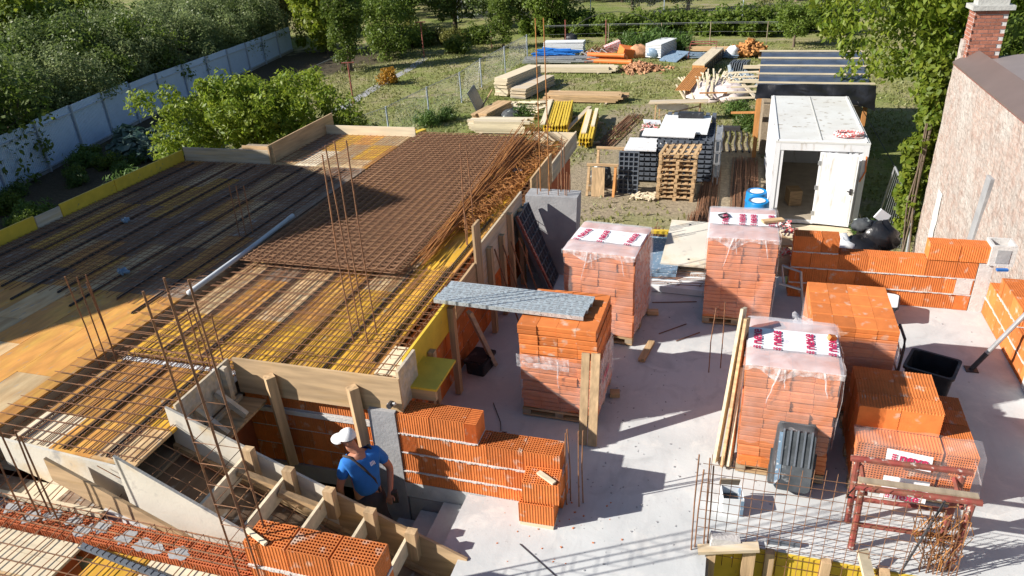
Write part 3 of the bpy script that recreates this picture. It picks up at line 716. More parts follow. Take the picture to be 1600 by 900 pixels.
# ------------------------------------------------------------------ concrete pier and leaning black grid panel
t = wthing('concrete_pier', 'pale grey concrete wall end with starter bars beyond the black panel', 'concrete wall', (-3.05, 10.6, 0))
MB().prism([(-3.08, 0), (-2.30, 0), (-2.24, 1.36), (-3.08, 1.36)], 'y', 10.6, 10.95).build('wall_end', 'concrete_grey', t, True)
sb = MB()
for x in (-2.9, -2.72, -2.56, -2.42):
    for y in (10.68, 10.86): sb.tube([(x, y, 1.3), (x + .01, y, 1.3 + rnd.uniform(.3, .45))], .007, 5)
sb.build('starter_bars', 'rust', t, True)
def grid_panel(name, label, w, h, nx, ny, material, loc, rot, cat='formwork panel', th=.07, rib=.018):
    t = thing(name, label, cat, loc); t.rotation_euler = rot
    b = MB()
    for i in range(nx + 1): b.box((w * i / nx - rib / 2, -th / 2, 0), (w * i / nx + rib / 2, th / 2, h))
    b.build('upright_ribs', material, t); b = MB()
    for j in range(ny + 1): b.box((0, -th / 2 + .003, h * j / ny - rib / 2), (w, th / 2 - .003, h * j / ny + rib / 2))
    b.build('cross_ribs', material, t)
    MB().box((.002, th / 2 - .016, .002), (w - .002, th / 2 - .008, h - .002)).build('skin', material, t)
    return t
grid_panel('grid_panel', 'black plastic formwork panel leaning against the concrete pier', .66, 1.34, 5, 9, 'plastic_panel', (-2.55, 9.85, .02), (R(-20), 0, R(92)))
MB().beam((-2.98, 9.75, 1.35), (-2.35, 9.6, .04), .035, .035).build('red_bar', 'red_paint', None, True, label='dark red steel bar leaning across the black panel', cat='steel bar')
# ================================================================== REINFORCEMENT
BR = .0048
def bars(lines, r=BR, n=4):
    b = MB()
    for p, q in lines: b.tube([p, q], r, n, caps=False)
    return b
def wob(a): return rnd.uniform(-a, a)
# mat over the right half of the deck
L1 = []; L2 = []
for i in range(int((8.35 - 5.52) / .14)):
    y = 5.55 + i * .14 + wob(.02); z = DZ + .035
    L1.append(((-6.95 + wob(.06), y, z), (-3.12 + wob(.05), y + wob(.03), z + .003)))
    if i % 3 == 0: L1.append(((-6.9 + wob(.2), y + .03, z), (-4.6 + wob(.5), y + .05 + wob(.03), z)))
for i in range(int((6.5 - 3.2) / .07)):
    x = -6.48 + i * .07 + wob(.014); z = DZ + .022
    L2.append(((x, (3.98 if x < -5.0 else 5.60), z), (x + wob(.03), 8.35 + wob(.1), z)))
    if i % 4 == 1: L2.append(((x + .03, (3.98 if x < -5.0 else 5.62), z + .004), (x + .04, 8.3, z + .004)))
for i in range(10):
    y = 4.02 + i * .145 + wob(.02); L1.append(((-6.95 + wob(.06), y, DZ + .035), (-5.02 + wob(.05), y + wob(.03), DZ + .036)))
t = wthing('reinforcement_mat', 'rusty rebar mat on the sunlit yellow panels in the middle of the deck', 'rebar mat', (-5, 6.5, DZ))
bars(L1).build('cross_bars', 'rust', t, True, kind='stuff'); bars(L2).build('long_bars', 'rust', t, True, kind='stuff')
L1 = []; L2 = []
for i in range(int((12.3 - 7.0) / .12)):
    y = 7.0 + i * .12; z = DZ + .035
    xa = -10.95 if y > 8.2 else -10.95 + 0
    L1.append(((xa, y + wob(.02), z), (-6.85 + wob(.1), y + wob(.03), z)))
for i in range(int((10.9 - 6.85) / .10)):
    x = -10.9 + i * .10; z = DZ + .022
    L2.append(((x + wob(.01), 6.7 + wob(.1), z), (x + wob(.02), 12.3, z)))
    if i % 3 == 0: L2.append(((x + .04, 7.2, z), (x + .05, 12.2, z)))
t = wthing('reinforcement_mat', 'dark rebar mat in the shade on the left half of the deck', 'rebar mat', (-9, 9.5, DZ))
bars(L1).build('cross_bars', 'rust', t, True, kind='stuff'); bars(L2).build('long_bars', 'rust', t, True, kind='stuff')
L1 = [((-8.85 + wob(.05), 12.45 + i * .15, DZ + .035), (-6.6, 12.45 + i * .15 + wob(.04), DZ + .035)) for i in range(14)]
L2 = [((-8.85 + i * .15, 12.4, DZ + .022), (-8.8 + i * .15, 14.55, DZ + .022)) for i in range(15)]
t = wthing('reinforcement_mat', 'small rebar mat in the far notch of the deck beside the tan board', 'rebar mat', (-7.7, 13.4, DZ))
bars(L1).build('cross_bars', 'rust', t, True, kind='stuff'); bars(L2).build('long_bars', 'rust', t, True, kind='stuff')
# distance strips: dark lattice runners under the mat
def runner(x, y0, y1, label, grp):
    b = MB(); n = max(4, int((y1 - y0) / .06)); L_ = y1 - y0
    for s in (-.02, .02): b.tube([(s, 0, .006), (s + wob(.006), L_ / 2, .006), (s, L_, .006)], .008, 4)
    b.tube([(0, 0, .034), (wob(.006), L_ / 2, .036), (0, L_, .034)], .008, 4)
    for k in range(n):
        a = L_ * k / n; c = L_ * (k + .5) / n; e = L_ * (k + 1) / n
        for s in (-.02, .02): b.tube([(s, a, .006), (0, c, .034), (s, e, .006)], .006, 3, False)
    o = b.build('spacer_runner', 'steel_dark', None, label=label, cat='spacer strip', group=grp); o.location = (x, y0, DZ + .002); o.rotation_euler = (0, 0, wob(.008)); o.scale = (.62, 1, .8) if x > -6.9 else (.6, 1, .7)
ORD = ('first', 'second', 'third', 'fourth', 'fifth', 'sixth', 'seventh', 'eighth', 'ninth', 'tenth', 'eleventh', 'twelfth')
for k_, (x, y0, y1) in enumerate(((-3.55, 6.0, 10.2), (-4.03, 5.68, 8.2), (-4.55, 5.68, 8.15), (-5.05, 5.68, 8.1), (-5.55, 5.68, 8.1), (-6.1, 5.7, 8.4), (-5.32, 4.0, 5.44), (-5.82, 4.0, 5.44), (-6.38, 4.0, 5.44))):
    runner(x, y0, y1, '%s dark spacer strip from the right under the sunlit mat' % ORD[k_] if k_ < 6 else 'short dark spacer strip, %s from the stair opening' % ORD[k_ - 6], 'spacer strips under the sunlit mat')
for i in range(8): runner(-7.15 - i * .5, 6.4 + .3 * (i % 2), 12.2, '%s dark spacer strip from the trough in the shaded half of the deck' % ORD[i], 'spacer strips in the shaded half')
t = wthing('plastic_pipe', 'long pale grey plastic pipe lying along the trough in the deck', 'pipe', (-6.67, 8.2, DZ + .1))
MB().tube([(-6.70, 6.95, DZ + .06), (-6.66, 8.2, DZ + .10), (-6.70, 9.55, DZ + .12)], .036, 12).build('pipe', 'grey_pipe', t, True, True)
MB().tube([(-6.70, 9.42, DZ + .118), (-6.70, 9.56, DZ + .12)], .042, 12).build('socket', 'grey_pipe', t, True, True)
for i, (x, y) in enumerate(((-9.6, 9.05), (-8.1, 7.35), (-3.72, 12.4))):
    b = MB()
    for k in range(14): b.tube([(x + wob(.09), y + wob(.07), DZ + .04 + abs(wob(.03))), (x + wob(.09), y + wob(.07), DZ + .06 + abs(wob(.04)))], .018, 5)
    b.build('rag', 'blue_panel' if i < 2 else 'white_plastic', None, True, label=('pale blue crumpled rag on the shaded mat near the left rim', 'pale blue scrap on the shaded mat near the pipe', 'white plastic scrap beside the heap of stirrups')[i], cat='rag')
# cages in the troughs
def cage(p, q, w, h, st, name, label, r=.006):
    p = Vector(p); q = Vector(q); d = (q - p); L_ = d.length; d.normalize(); s = d.cross(Vector((0, 0, 1))).normalized(); u = s.cross(d)
    t = wthing(name, label, 'rebar cage', tuple(p)); b = MB()
    for a, c in ((-1, 0), (1, 0), (-1, 1), (1, 1)): b.tube([p + s * a * w / 2 + u * c * h, q + s * a * w / 2 + u * c * h], r, 5)
    b.build('main_bars', 'rust', t, True); b = MB(); n = int(L_ / st)
    for k in range(n + 1):
        if name == 'column_cage' and k > n * .55 and k % 4: continue
        o = p + d * (L_ * k / n + wob(.01)); e = .006
        c = [o - s * (w / 2 + e) - u * e, o + s * (w / 2 + e) - u * e, o + s * (w / 2 + e) + u * (h + e), o - s * (w / 2 + e) + u * (h + e)]
        b.tube(c + [c[0]], .004, 3, False)
    b.build('stirrups', 'rust', t, True, kind='stuff'); return t
cage((-6.66, 4.0, .80), (-6.66, 14.4, .80), .13, .2, .2, 'rebar_cage', 'rebar cage lying in the dark trough along the deck')
cage((-3.30, 5.7, 1.0), (-3.30, 14.4, 1.0), .14, .16, .18, 'rebar_cage', 'rebar cage in the trough along the right rim of the deck')
cage((-6.5, 5.53, 1.06), (-4.98, 5.53, 1.06), .10, .12, .11, 'rebar_cage', 'short rebar cage over the white insulation strip')
cage((-6.6, 3.5, .725), (-3.5, 3.5, .725), .16, .10, .17, 'rebar_cage', 'rebar cage lying on the perforated wall top, front left')
L1 = [((-6.6, 1.9 + i * .14, .72), (-3.0 + wob(.1), 1.9 + i * .14 + wob(.03), .72)) for i in range(10)]
L2 = [((-6.6 + i * .13, 1.7, .708), (-6.55 + i * .13 + wob(.03), 3.36 + wob(.03), .708)) for i in range(28)]
L2 += [((-6.4 + i * .16, 3.3, .725), (-6.5 + i * .16, 4.1 + wob(.1), .75)) for i in range(9)]
t = wthing('reinforcement_mat', 'rebar mat on the pale planks of the lower front deck', 'rebar mat', (-5, 2.6, .70))
bars(L1).build('cross_bars', 'rust', t, True, kind='stuff'); bars(L2).build('long_bars', 'rust', t, True, kind='stuff')
t = wthing('cable_strip', 'flat grey lattice strip lying across the lower front deck', 'spacer strip', (-4.9, 3.3, .72))
b = MB()
for k in range(26): b.cbox((-5.05 + k * .07, 3.30 - k * .0085 - .02 * (k / 26), .735), (.055, .035, .02), (0, 0, -7))
b.tube([(-5.1, 3.28, .725), (-3.3, 3.06, .725)], .008, 4); b.tube([(-5.1, 3.33, .725), (-3.3, 3.10, .725)], .008, 4)
b.build('lattice', 'plastic_grey', t, True)
t = wthing('reinforcement_mat', 'sloping rebar mat inside the stair shuttering', 'rebar mat', (-4, 4.2, .5))
L1 = [((-4.95 + i * .15, 3.82, zA(-4.95 + i * .15) - .38), (-4.95 + i * .15, 4.50, zA(-4.95 + i * .15) - .38)) for i in range(15)]
L2 = [((-5.3, 3.86 + i * .13, 1.10), (-5.0, 3.86 + i * .13, zA(-5.0) - .32)) for i in range(5)] + [((-5.0, 3.86 + i * .13, zA(-5.0) - .32), (-2.7, 3.86 + i * .13, zA(-2.7) - .36)) for i in range(5)]
bars(L1).build('cross_bars', 'rust_pale', t, True, kind='stuff'); bars(L2).build('long_bars', 'rust_pale', t, True, kind='stuff')
# stacked welded mesh sheets
stk = wthing('mesh_stack', 'thick stack of rusty welded mesh sheets lying on the deck', 'mesh stack', (-5.3, 11.2, DZ + .058))
b0 = [bars([((-1.2, -3.25 + i * .125, 0), (1.2, -3.25 + i * .125, 0)) for i in range(53)] + [((-1.15 + j * .135, -3.28, .010), (-1.15 + j * .135, 3.28, .010)) for j in range(18)], .0058, 4).mesh('mesh_sheet', 'rust_pale') for _ in range(1)][0]
for k in range(8):
    obj('mesh_sheet', b0, stk, (wob(.06), wob(.06), .0125 * k), (0, 0, wob(.0025)))
for x in (-.8, .0, .8): MB().box((x, -3.1, -.05), (x + .08, 3.1, -.012)).build('bearer', 'wood_y', stk)
# bundle of long bars beside the stack
t = wthing('rebar_bundle', 'fanned bundle of long rusty bars between mesh stack and right rim', 'rebar bundle', (-3.9, 10.5, DZ + .05))
b = MB()
for k in range(46):
    x0 = -3.98 + wob(.10); x1 = -4.0 + wob(.22) + (.12 if k % 3 else -.15); y0 = 8.2 + rnd.uniform(0, 1.2); y1 = 13.4 + rnd.uniform(0, 1.8)
    z0 = DZ + .05 + rnd.uniform(0, .10); z1 = DZ + .08 + rnd.uniform(0, .30)
    b.tube([(x0, y0, z0), ((x0 + x1) / 2 + wob(.05), (y0 + y1) / 2, (z0 + z1) / 2 - .02), (x1, y1, z1)], .0065, 4)
b.build('bars', 'rust_bright', t, True, kind='stuff')
t = wthing('stirrup_pile', 'heap of bright rusty stirrups near the far right corner of the deck', 'stirrup pile', (-3.6, 11.2, DZ + .03))
b = MB()
for k in range(520):
    y = rnd.uniform(9.6, 14.2); f = (y - 9.6) / 4.6
    c = Vector((-3.75 + wob(.10 + .30 * f) + .12 * f, y, DZ + .03 + abs(wob(.11)))); m_ = Matrix.Rotation(wob(3), 3, 'Z') @ Matrix.Rotation(wob(.7), 3, 'X') @ Matrix.Rotation(wob(.5), 3, 'Y')
    w_, h_ = .055, .10; q = [c + m_ @ Vector(v) for v in ((-w_, -h_, 0), (w_, -h_, 0), (w_, h_, 0), (-w_, h_, 0))]
    b.tube(q + [q[0]], .005, 3, False)
b.build('stirrups', 'rust_bright', t, True, kind='stuff')
for i in range(18):
    pass
# upright column bars
def starter(pts, label, lean, r=.008, name='starter_bars', material='rust'):
    """pts: (x, y, z0, z1); lean = top shift"""
    t = wthing(name, label, 'rebar', (pts[0][0], pts[0][1], pts[0][2]))
    for (x, y, z0, z1) in pts:
        MB().tube([(x, y, z0), (x + lean[0] * .5 + wob(.01), y + lean[1] * .5 + wob(.01), (z0 + z1) / 2), (x + lean[0] + wob(.03), y + lean[1] + wob(.02), z1)], r, 5).build('bar', material, t, True)
    return t
starter([(-3.98, 6.35, 1.0, 3.3), (-3.80, 6.35, 1.0, 3.45), (-3.98, 6.52, 1.0, 3.35), (-3.78, 6.55, 1.0, 3.4), ], 'four tall column bars rising from the middle of the deck', (-.02, 0))
starter([(-6.75, 5.40, .9, 2.15), (-6.62, 5.40, .9, 2.15), (-6.48, 5.40, .9, 2.1), (-6.62, 5.52, .9, 2.12)], 'cluster of rusty bars at the bend of the trough, left', (.0, 0))
starter([(-5.25, 5.45, 1.0, 1.85), (-5.10, 5.50, 1.0, 1.8), (-5.4, 5.52, 1.0, 1.82)], 'short bars behind the tall rebar column by the stair opening', (.0, 0))
starter([(-7.28, 8.9, 1.05, 1.95), (-7.16, 8.9, 1.05, 1.92), (-7.10, 9.0, 1.05, 1.9)], 'short dark bars standing in the shaded half of the deck', (.03, .0))
starter([(-2.88, 10.82, 1.3, 4.0), (-2.74, 10.85, 1.3, 4.0)], 'two very long thin bars rising from the concrete pier', (.0, 0), .009, material='rust_bright')
starter([(-3.55, 9.1, 1.05, 1.75), (-3.46, 9.15, 1.05, 2.6), (-3.6, 9.2, 1.05, 2.6)], 'thin upright bars at the right rim near the tall board', (.02, 0))
starter([(-2.45, 10.7, 1.3, 2.2), (-2.55, 10.9, 1.3, 2.25)], 'two thin bars standing at the outer end of the concrete pier', (.0, 0))
starter([(-5.86, 3.44, .68, 1.75), (-5.66, 3.44, .68, 1.8), (-5.48, 3.46, .68, 1.72), (-5.7, 3.56, .68, 1.65)], 'cluster of upright bars on the wall top at the front left', (0, 0))
starter([(-1.30, 5.47, 0, .92), (-1.27, 5.53, 0, .90), (-1.17, 5.47, 0, .95), (-1.14, 5.53, 0, .93)], 'four bars standing in the slab at the end of the stair wall', (0, 0), .007)
starter([(-.03, 8.18, 0, .96), (.11, 8.31, 0, .98)], 'two thin bars standing in the slab before the middle pallet', (0, .0), .007)
starter([(-.04, 5.16, 0, 1.15), (-.01, 5.20, 0, .95), (.07, 5.18, 0, 1.1), (.10, 5.22, 0, 1.0)], 'four rusty bars at the left end of the wire mesh', (0, .0), .007)
t = cage((-3.54, 3.46, .66), (-3.60, 3.46, 3.32), .20, .20, .2, 'column_cage', 'tall square rebar column cage standing before the stair shuttering', .0085)
# hoop of black cable on the slab and a thin rod
MB().tube([(-2.55, 6.95, .01), (-2.35, 6.6, .012), (-2.3, 6.45, .012)], .006, 4).build('wire', 'steel_dark', None, True, label='thin dark wire on the slab beside the block wall', cat='wire')
b = MB()
for k in range(26):
    c = Vector((-2.22 + wob(.06), 6.38 + wob(.05), .01 + abs(wob(.03)))); b.tube([c, c + Vector((wob(.06), wob(.06), wob(.02)))], .008, 3)
b.build('wire_tangle', 'steel_dark', None, True, label='small dark tangle of wire on the shaded slab', cat='wire')
MB().tube([(-1.62, 4.85, .006), (-.75, 4.25, .006)], .006, 4).build('thin_rod', 'steel_dark', None, True, label='thin dark rod lying on the sunlit slab at the front', cat='rod')
b = MB()
for p, q in (((-.95, 9.9, .01), (-.3, 10.05, .01)), ((-.75, 9.0, .01), (-.4, 9.35, .01)), ((-.2, 9.15, .01), (-.5, 8.85, .012))): b.tube([p, q], .007, 4)
b.build('bar_offcuts', 'rust', None, True, label='dark bar offcuts on the slab between the wrapped pallets', cat='rod', kind='stuff')
# standing wire mesh by the near opening
t = wthing('wire_mesh', 'upright grid of thin rusty wire in front of the fluted grey tub', 'wire mesh', (.1, 5.27, 0))
b = MB()
for i in range(19):
    x = .06 + i * .094; b.tube([(x, 5.27, -.25), (x + .015, 5.30 + wob(.01), 1.02 - (0 if x < 1.2 else .12) + wob(.03))], .0035, 3, False)
b.build('upright_wires', 'rust', t, True, kind='stuff'); b = MB()
for j in range(11):
    z = -.12 + j * .108; b.tube([(.0, 5.265, z), (1.78, 5.275, z + wob(.01))], .0035, 3, False)
b.build('cross_wires', 'rust', t, True, kind='stuff')
# ================================================================== PALLETS OF BLOCKS
PB = plain_block('block', .222, .245, .121, 'block_wrap', .012); PBO = plain_block('block', .222, .245, .121, 'block', .008)
def nexe(parent, loc, size, rz=90, rot=None):
    """the printed word with its block of dots"""
    g = text_mesh('nexe', size, 'print_red'); o = obj('lettering', g, parent, loc, rot or (0, 0, R(rz)))
    d = MB(); s = size * .13
    for i in range(2):
        for j in range(3): d.add([(-size * 1.18 - i * s * 1.25 - s, -size * .27 + j * s * 1.35, 0), (-size * 1.18 - i * s * 1.25, -size * .27 + j * s * 1.35, 0), (-size * 1.18 - i * s * 1.25, -size * .27 + j * s * 1.35 + s, 0), (-size * 1.18 - i * s * 1.25 - s, -size * .27 + j * s * 1.35 + s, 0)], [(0, 1, 2, 3)])
    obj('logo_dots', d.mesh('logo_dots', 'print_red'), parent, loc, rot or (0, 0, R(rz)))
def wood_base(t, w, d):
    for y in (.0, d / 2 - .05, d - .1): MB().box((.0, y, .02), (w, y + .1, .04)).build('base_board', 'wood', t)
    for y in (.0, d / 2 - .05, d - .1):
        for x in (0, w / 2 - .05, w - .1): MB().box((x, y, .041), (x + .1, y + .1, .10)).build('spacer_block', 'wood_old', t)
    for k in range(5): MB().box((0, k * (d - .1) / 4, .101), (w, k * (d - .1) / 4 + .1, .122)).build('deck_board', 'wood', t)
def film_sheet(t, w, d, z0, z1, top=True, bulge=.015, seed=0, ragged=.05, sides='fblr', low=None):
    def sidefn(p0, p1, nrm, zl, zh):
        def fn(u, v):
            x = p0[0] + (p1[0] - p0[0]) * u; y = p0[1] + (p1[1] - p0[1]) * u
            z = zl + (zh - zl) * v + (noise3(u * 5, seed, 0) * ragged if v == 0 else 0)
            k = bulge + .014 * noise3(x * 5 + seed, y * 5, z * 5) + (.02 * abs(noise3(u * 9, v * 3, seed)) if .05 < u < .95 else 0)
            return (x + nrm[0] * k, y + nrm[1] * k, z)
        return fn
    b = MB()
    for s in sides:
        p0, p1, nr = {'f': ((0, 0), (w, 0), (0, -1)), 'r': ((w, 0), (w, d), (1, 0)), 'b': ((w, d), (0, d), (0, 1)), 'l': ((0, d), (0, 0), (-1, 0))}[s]
        b.grid(sidefn(p0, p1, nr, (low or {}).get(s, z0), z1), 22, 18)
    b.build('plastic_wrap', 'film', t, smooth=True)
    if 'r' in sides: MB().grid(sidefn((w + .012, -.01), (w + .012, d + .01), (1, 0), z0 + .02, z1), 22, 18).build('wrap_overlap', 'film_side', t, smooth=True)
    if top:
        b = MB().grid(lambda u, v: (-bulge + (w + 2 * bulge) * u, -bulge + (d + 2 * bulge) * v, z1 + .008 + .012 * noise3(u * 6 + seed, v * 6, seed) - .02 * (max(0, abs(u - .5) - .44) + max(0, abs(v - .5) - .44)) * 10), 28, 28)
        b.build('top_film', 'film_top', t, smooth=True)
        # skirt of gathered film hanging over the front and left edges
        def sk(u, v):
            h_ = .07 + .05 * noise3(u * 4, seed, 1) + .09 * max(0, 1 - abs(u - .35) * 5)
            return (-.02 + (w + .04) * u, -.03 - .012 * noise3(u * 14, v * 3, seed), z1 + .012 - v * h_)
        MB().grid(sk, 40, 5).build('film_skirt', 'film_fold', t, smooth=True)
        for x0, dx, L_ in ((.36 * w, -.10, .42), (.40 * w, .02, .22), (.82 * w, .05, .28)):
            MB().tube([(x0 + dx * k / 6 + wob(.006), -.032 - .004 * (k % 2), z1 - L_ * k / 6) for k in range(7)], [.011 * (1 - .12 * k) for k in range(7)], 5).build('film_fold', 'film_fold', t, smooth=True)
def block_stack(t, nx, ny, nz, z0, w, d, top_orange=0, jit=.011, dim=None, hh=.122):
    bw_ = w / nx; bd = d / ny
    for k in range(nz):
        sh = wob(jit * 1.3)
        for i in range(nx):
            for j in range(ny):
                if 0 < i < nx - 1 and 0 < j < ny - 1 and k < nz - 1: continue
                me = PBO if k >= nz - top_orange else PB
                obj('block', me, t, (i * bw_ + .002 + sh * (k % 3 - 1), j * bd + .002 + wob(jit), z0 + k * hh), (0, 0, wob(.006)), ((bw_ - .003) / .222, (bd - .003) / .245, 1))
def band(t, y0, y1, w, z, words, size):
    b = MB().grid(lambda u, v: (.0 + w * u, y0 + (y1 - y0) * v, z + .012 + .006 * noise3(u * 6, v * 4, y0)), 16, 4).build('printed_band', 'print_white', t, smooth=True)
    for x, rz in words: nexe(b, (x, (y0 + y1) / 2, z + .026), size, rz)
# p1: open pallet in front of the galvanised planks
t = thing('block_pallet', 'opened pallet with loose orange blocks on top under the end of the galvanised planks', 'brick pallet', (-2.13, 6.80, 0), -1)
wood_base(t, .90, .92); block_stack(t, 4, 3, 9, .125, .90, .90, 3, hh=.128)
film_sheet(t, .90, .90, .16, .86, top=False, seed=3, ragged=.08)
MB().grid(lambda u, v: (-.03 + .62 * u, -.035 - .02 * abs(noise3(u * 8, v * 4, 2)), .90 - .17 * v + .03 * noise3(u * 5, 0, 8)), 24, 6).build('film_skirt', 'film_fold', t, smooth=True)
MB().tube([(.46 + wob(.008), -.04, .85 - .07 * k) for k in range(6)], [.012, .011, .010, .008, .007, .004], 5).build('film_fold', 'film_fold', t, smooth=True)
b = MB().grid(lambda u, v: (.928 + .01 * noise3(u * 5, v * 5, 1), .1 + .75 * u, .3 + .5 * v), 6, 6).build('printed_band', 'film_fold', t, smooth=True)
nexe(b, (.945, .35, .55), .16, 0, (R(90), 0, R(90)))
# p2
t = thing('block_pallet', 'film-wrapped pallet of pinkish blocks standing next to the black grid panel', 'brick pallet', (-2.03, 8.70, 0), -6)
wood_base(t, .96, 1.02); block_stack(t, 4, 4, 10, .125, .96, 1.02); film_sheet(t, .96, 1.02, .16, 1.36, seed=1)
band(t, .32, .74, .96, 1.36, ((.12, 78), (.40, 90), (.80, 84)), .165)
# p3
t = thing('block_pallet', 'film-wrapped pallet of pinkish blocks in the middle with a small board on top', 'brick pallet', (-.19, 9.42, 0), 1)
wood_base(t, .90, 1.14); block_stack(t, 4, 4, 10, .125, .90, 1.14); film_sheet(t, .90, 1.14, .16, 1.36, seed=5)
band(t, .44, .88, .90, 1.36, ((.20, 90), (.43, 90), (.58, 90), (.82, 90)), .165)
b = MB(); q = [(-.04, 10.03, 1.395), (.06, 10.10, 1.395), (.02, 10.22, 1.395), (-.09, 10.14, 1.395)]
b.tube(q + [q[0]], .012, 5).build('strap_ring', 'steel_dark', None, True, label='small dark square strap left on the middle pallet', cat='strap')
MB().cbox((.64, 10.0, 1.41), (.30, .10, .03), (0, 0, 24)).build('board_piece', 'wood', None, True, label='short tan board piece on the right edge of the middle wrapped pallet', cat='wood scrap')
# p4
t = thing('block_pallet', 'tall film-wrapped pallet of pinkish blocks between the leaning boards and grey tub', 'brick pallet', (.33, 6.34, 0), -1)
wood_base(t, .86, .96); block_stack(t, 4, 4, 10, .125, .86, .96, jit=.012); film_sheet(t, .86, .96, .45, 1.37, seed=9, ragged=.16)
band(t, .30, .70, .86, 1.37, ((.08, 90), (.27, 90), (.58, 90), (.79, 88)), .155)
for k in range(3): obj('block', PBO, t, (.02 + .223 * k, -.02, .128), (0, 0, wob(.02)), (1, .4, 1.0))
MB().cbox((1.14, 6.92, 1.41), (.08, .05, .05), (10, 20, 30)).build('block_shard', 'block', None, True, label='small orange shard on the film of the tall front pallet', cat='brick shard')
# p5
t = thing('block_pallet', 'pallet of blocks with bare bright orange top layer near the white tub', 'brick pallet', (1.03, 7.50, 0), 0)
wood_base(t, .86, 1.06); block_stack(t, 4, 4, 9, .125, .86, 1.06, 1, jit=.004); film_sheet(t, .86, 1.06, .18, 1.08, top=False, seed=12)
MB().grid(lambda u, v: (-.22 + .30 * u, -.05 + .22 * v, 1.24 + .08 * noise3(u * 4, v * 4, 4) - .05 * u), 10, 8).build('loose_film', 'film_fold', t, smooth=True)
# p6: blocks lying with their holes to the front
t = thing('block_pallet', 'low pallet of orange blocks lying with holes to the front behind the red trestle', 'brick pallet', (1.42, 6.32, 0), -1.5)
wood_base(t, 1.06, 1.1)
rx = R(90)
for r in range(3):
    for c in range(2):
        for j in range(4):
            if r == 2 and j == 0 and c == 1: pass
            me = BLK if j == 0 else BLKP
            hgt = .125 + r * .252 - (.0 if j else .0)
            if r == 2 and j == 0: continue
            obj('block', me, t, (.01 + c * .378 + wob(.004), j * .245 + .24 + wob(.006), hgt), (rx, 0, wob(.008)), (1, 1, 1))
for c in range(2): obj('block', BLK, t, (.02 + c * .378, .26 + .24 + .01 * c, .125 + 2 * .252), (rx, 0, .01 - .02 * c), (1, 1, 1))
for j in range(4):
    for r in range(2): obj('block', BLKP if j else BLK, t, (.785, j * .25 + .24 + wob(.006), .125 + r * .252), (rx, 0, wob(.01)), (.74, 1, 1))
def p6film(u, v): return (-.02 + 1.12 * u, -.05 - .10 * v + .02 * noise3(u * 6, v * 6, 3) + (.22 if v < .05 else 0), .69 - .52 * v + .03 * noise3(u * 4, v * 4, 7) - (.0 if v > .05 else -.01))
MB().grid(p6film, 30, 16).build('plastic_wrap', 'film', t, smooth=True)
MB().grid(lambda u, v: (1.02 + .10 * u + .02 * noise3(u * 5, v * 5, 1), -.12 + .55 * v, .62 - .28 * u + .03 * noise3(u * 5, v * 6, 2)), 8, 14).build('film_fold', 'film_fold', t, smooth=True)
b = MB().grid(lambda u, v: (.26 + .40 * u, -.085 - .025 * v, .655 - .16 * v - .03 * u), 4, 3).build('printed_band', 'print_white', t, smooth=True)
nexe(b, (.50, -.108, .57), .13, 0, (R(78), R(5), 0))
b = MB().grid(lambda u, v: (.26 + .40 * u, -.175 - .015 * v, .40 - .26 * v), 4, 3).build('printed_band', 'print_white', t, smooth=True)
nexe(b, (.48, -.20, .33), .13, 0, (R(86), R(2), 0)); nexe(b, (.48, -.205, .19), .12, 0, (R(86), R(2), 0))

# ------------------------------------------------------------------ planks, boards, tubs, tools on the slab
chan = MB().prism([(0, 0), (.012, 0), (.012, .038), (.148, .038), (.148, 0), (.16, 0), (.16, .05), (0, .05)], 'x', 0, 1.80).mesh('channel', 'galv')
hole = MB().box((0, 0, 0), (.05, .018, .003)).mesh('slot_row', 'steel_dark')
for i in range(3):
    t = thing('scaffold_plank', ('galvanised perforated plank bridging deck and pallet, nearest one', 'galvanised perforated plank bridging deck and pallet, middle one', 'galvanised perforated plank bridging deck and pallet, farthest one')[i], 'scaffold plank', (-3.22 + .02 * i, 7.0 + .167 * i, 1.325), -1.2)
    t.rotation_euler = (0, R(1.2), R(-.5))
    obj('channel', chan, t)
    b = MB()
    for k in range(22):
        for s in (.035, .08, .125): b.box((.05 + k * .078, s - .009, .0505), (.095 + k * .078, s + .009, .0525))
    b.build('slots', 'steel_grey', t, kind='stuff')
t = wthing('standing_plank', 'two upright weathered planks leaning on the opened pallet', 'plank', (-1.37, 6.40, 0))
MB().beam((-1.325, 6.42, .01), (-1.345, 6.75, 1.02), .09, .035, (0, -1, 0)).build('plank', 'wood_z', t, True)
MB().beam((-1.215, 6.42, .01), (-1.235, 6.76, 1.02), .10, .035, (0, -1, 0)).build('plank', 'wood_z', t, True)
for i, (xb, yb_, xt, yt, zt, mm) in enumerate(((.13, 6.45, .27, 6.98, 1.63, 'wood_pale'), (.21, 6.40, .31, 6.90, 1.56, 'wood'), (.27, 6.42, .325, 6.78, 1.05, 'wood_pale'))):
    MB().beam((xb, yb_, .02), (xt, yt, zt), .16, .03, (1, -.3, 0)).build('leaning_board', mm, None, True,
        label=('pale long board leaning against the tall front pallet, outermost', 'tan board leaning against the tall front pallet behind the pale one', 'short pale board leaning innermost at the tall front pallet')[i], cat='plank')
MB().cbox((-.86, 8.48, .035), (.085, .5, .05), (0, 0, -9)).build('timber_offcut', 'wood_y', None, True, label='short timber lying on the shaded slab between the pallets', cat='timber')
MB().cbox((-.9, 9.55, .04), (.16, .10, .06), (0, 0, 10)).build('timber_block', 'wood', None, True, label='small timber block at the corner of the left wrapped pallet', cat='timber')
MB().cbox((-1.12, 7.42, .04), (.12, .10, .06), (0, 0, 10)).build('timber_block', 'wood', None, True, label='small timber block beside the opened pallet', cat='timber')
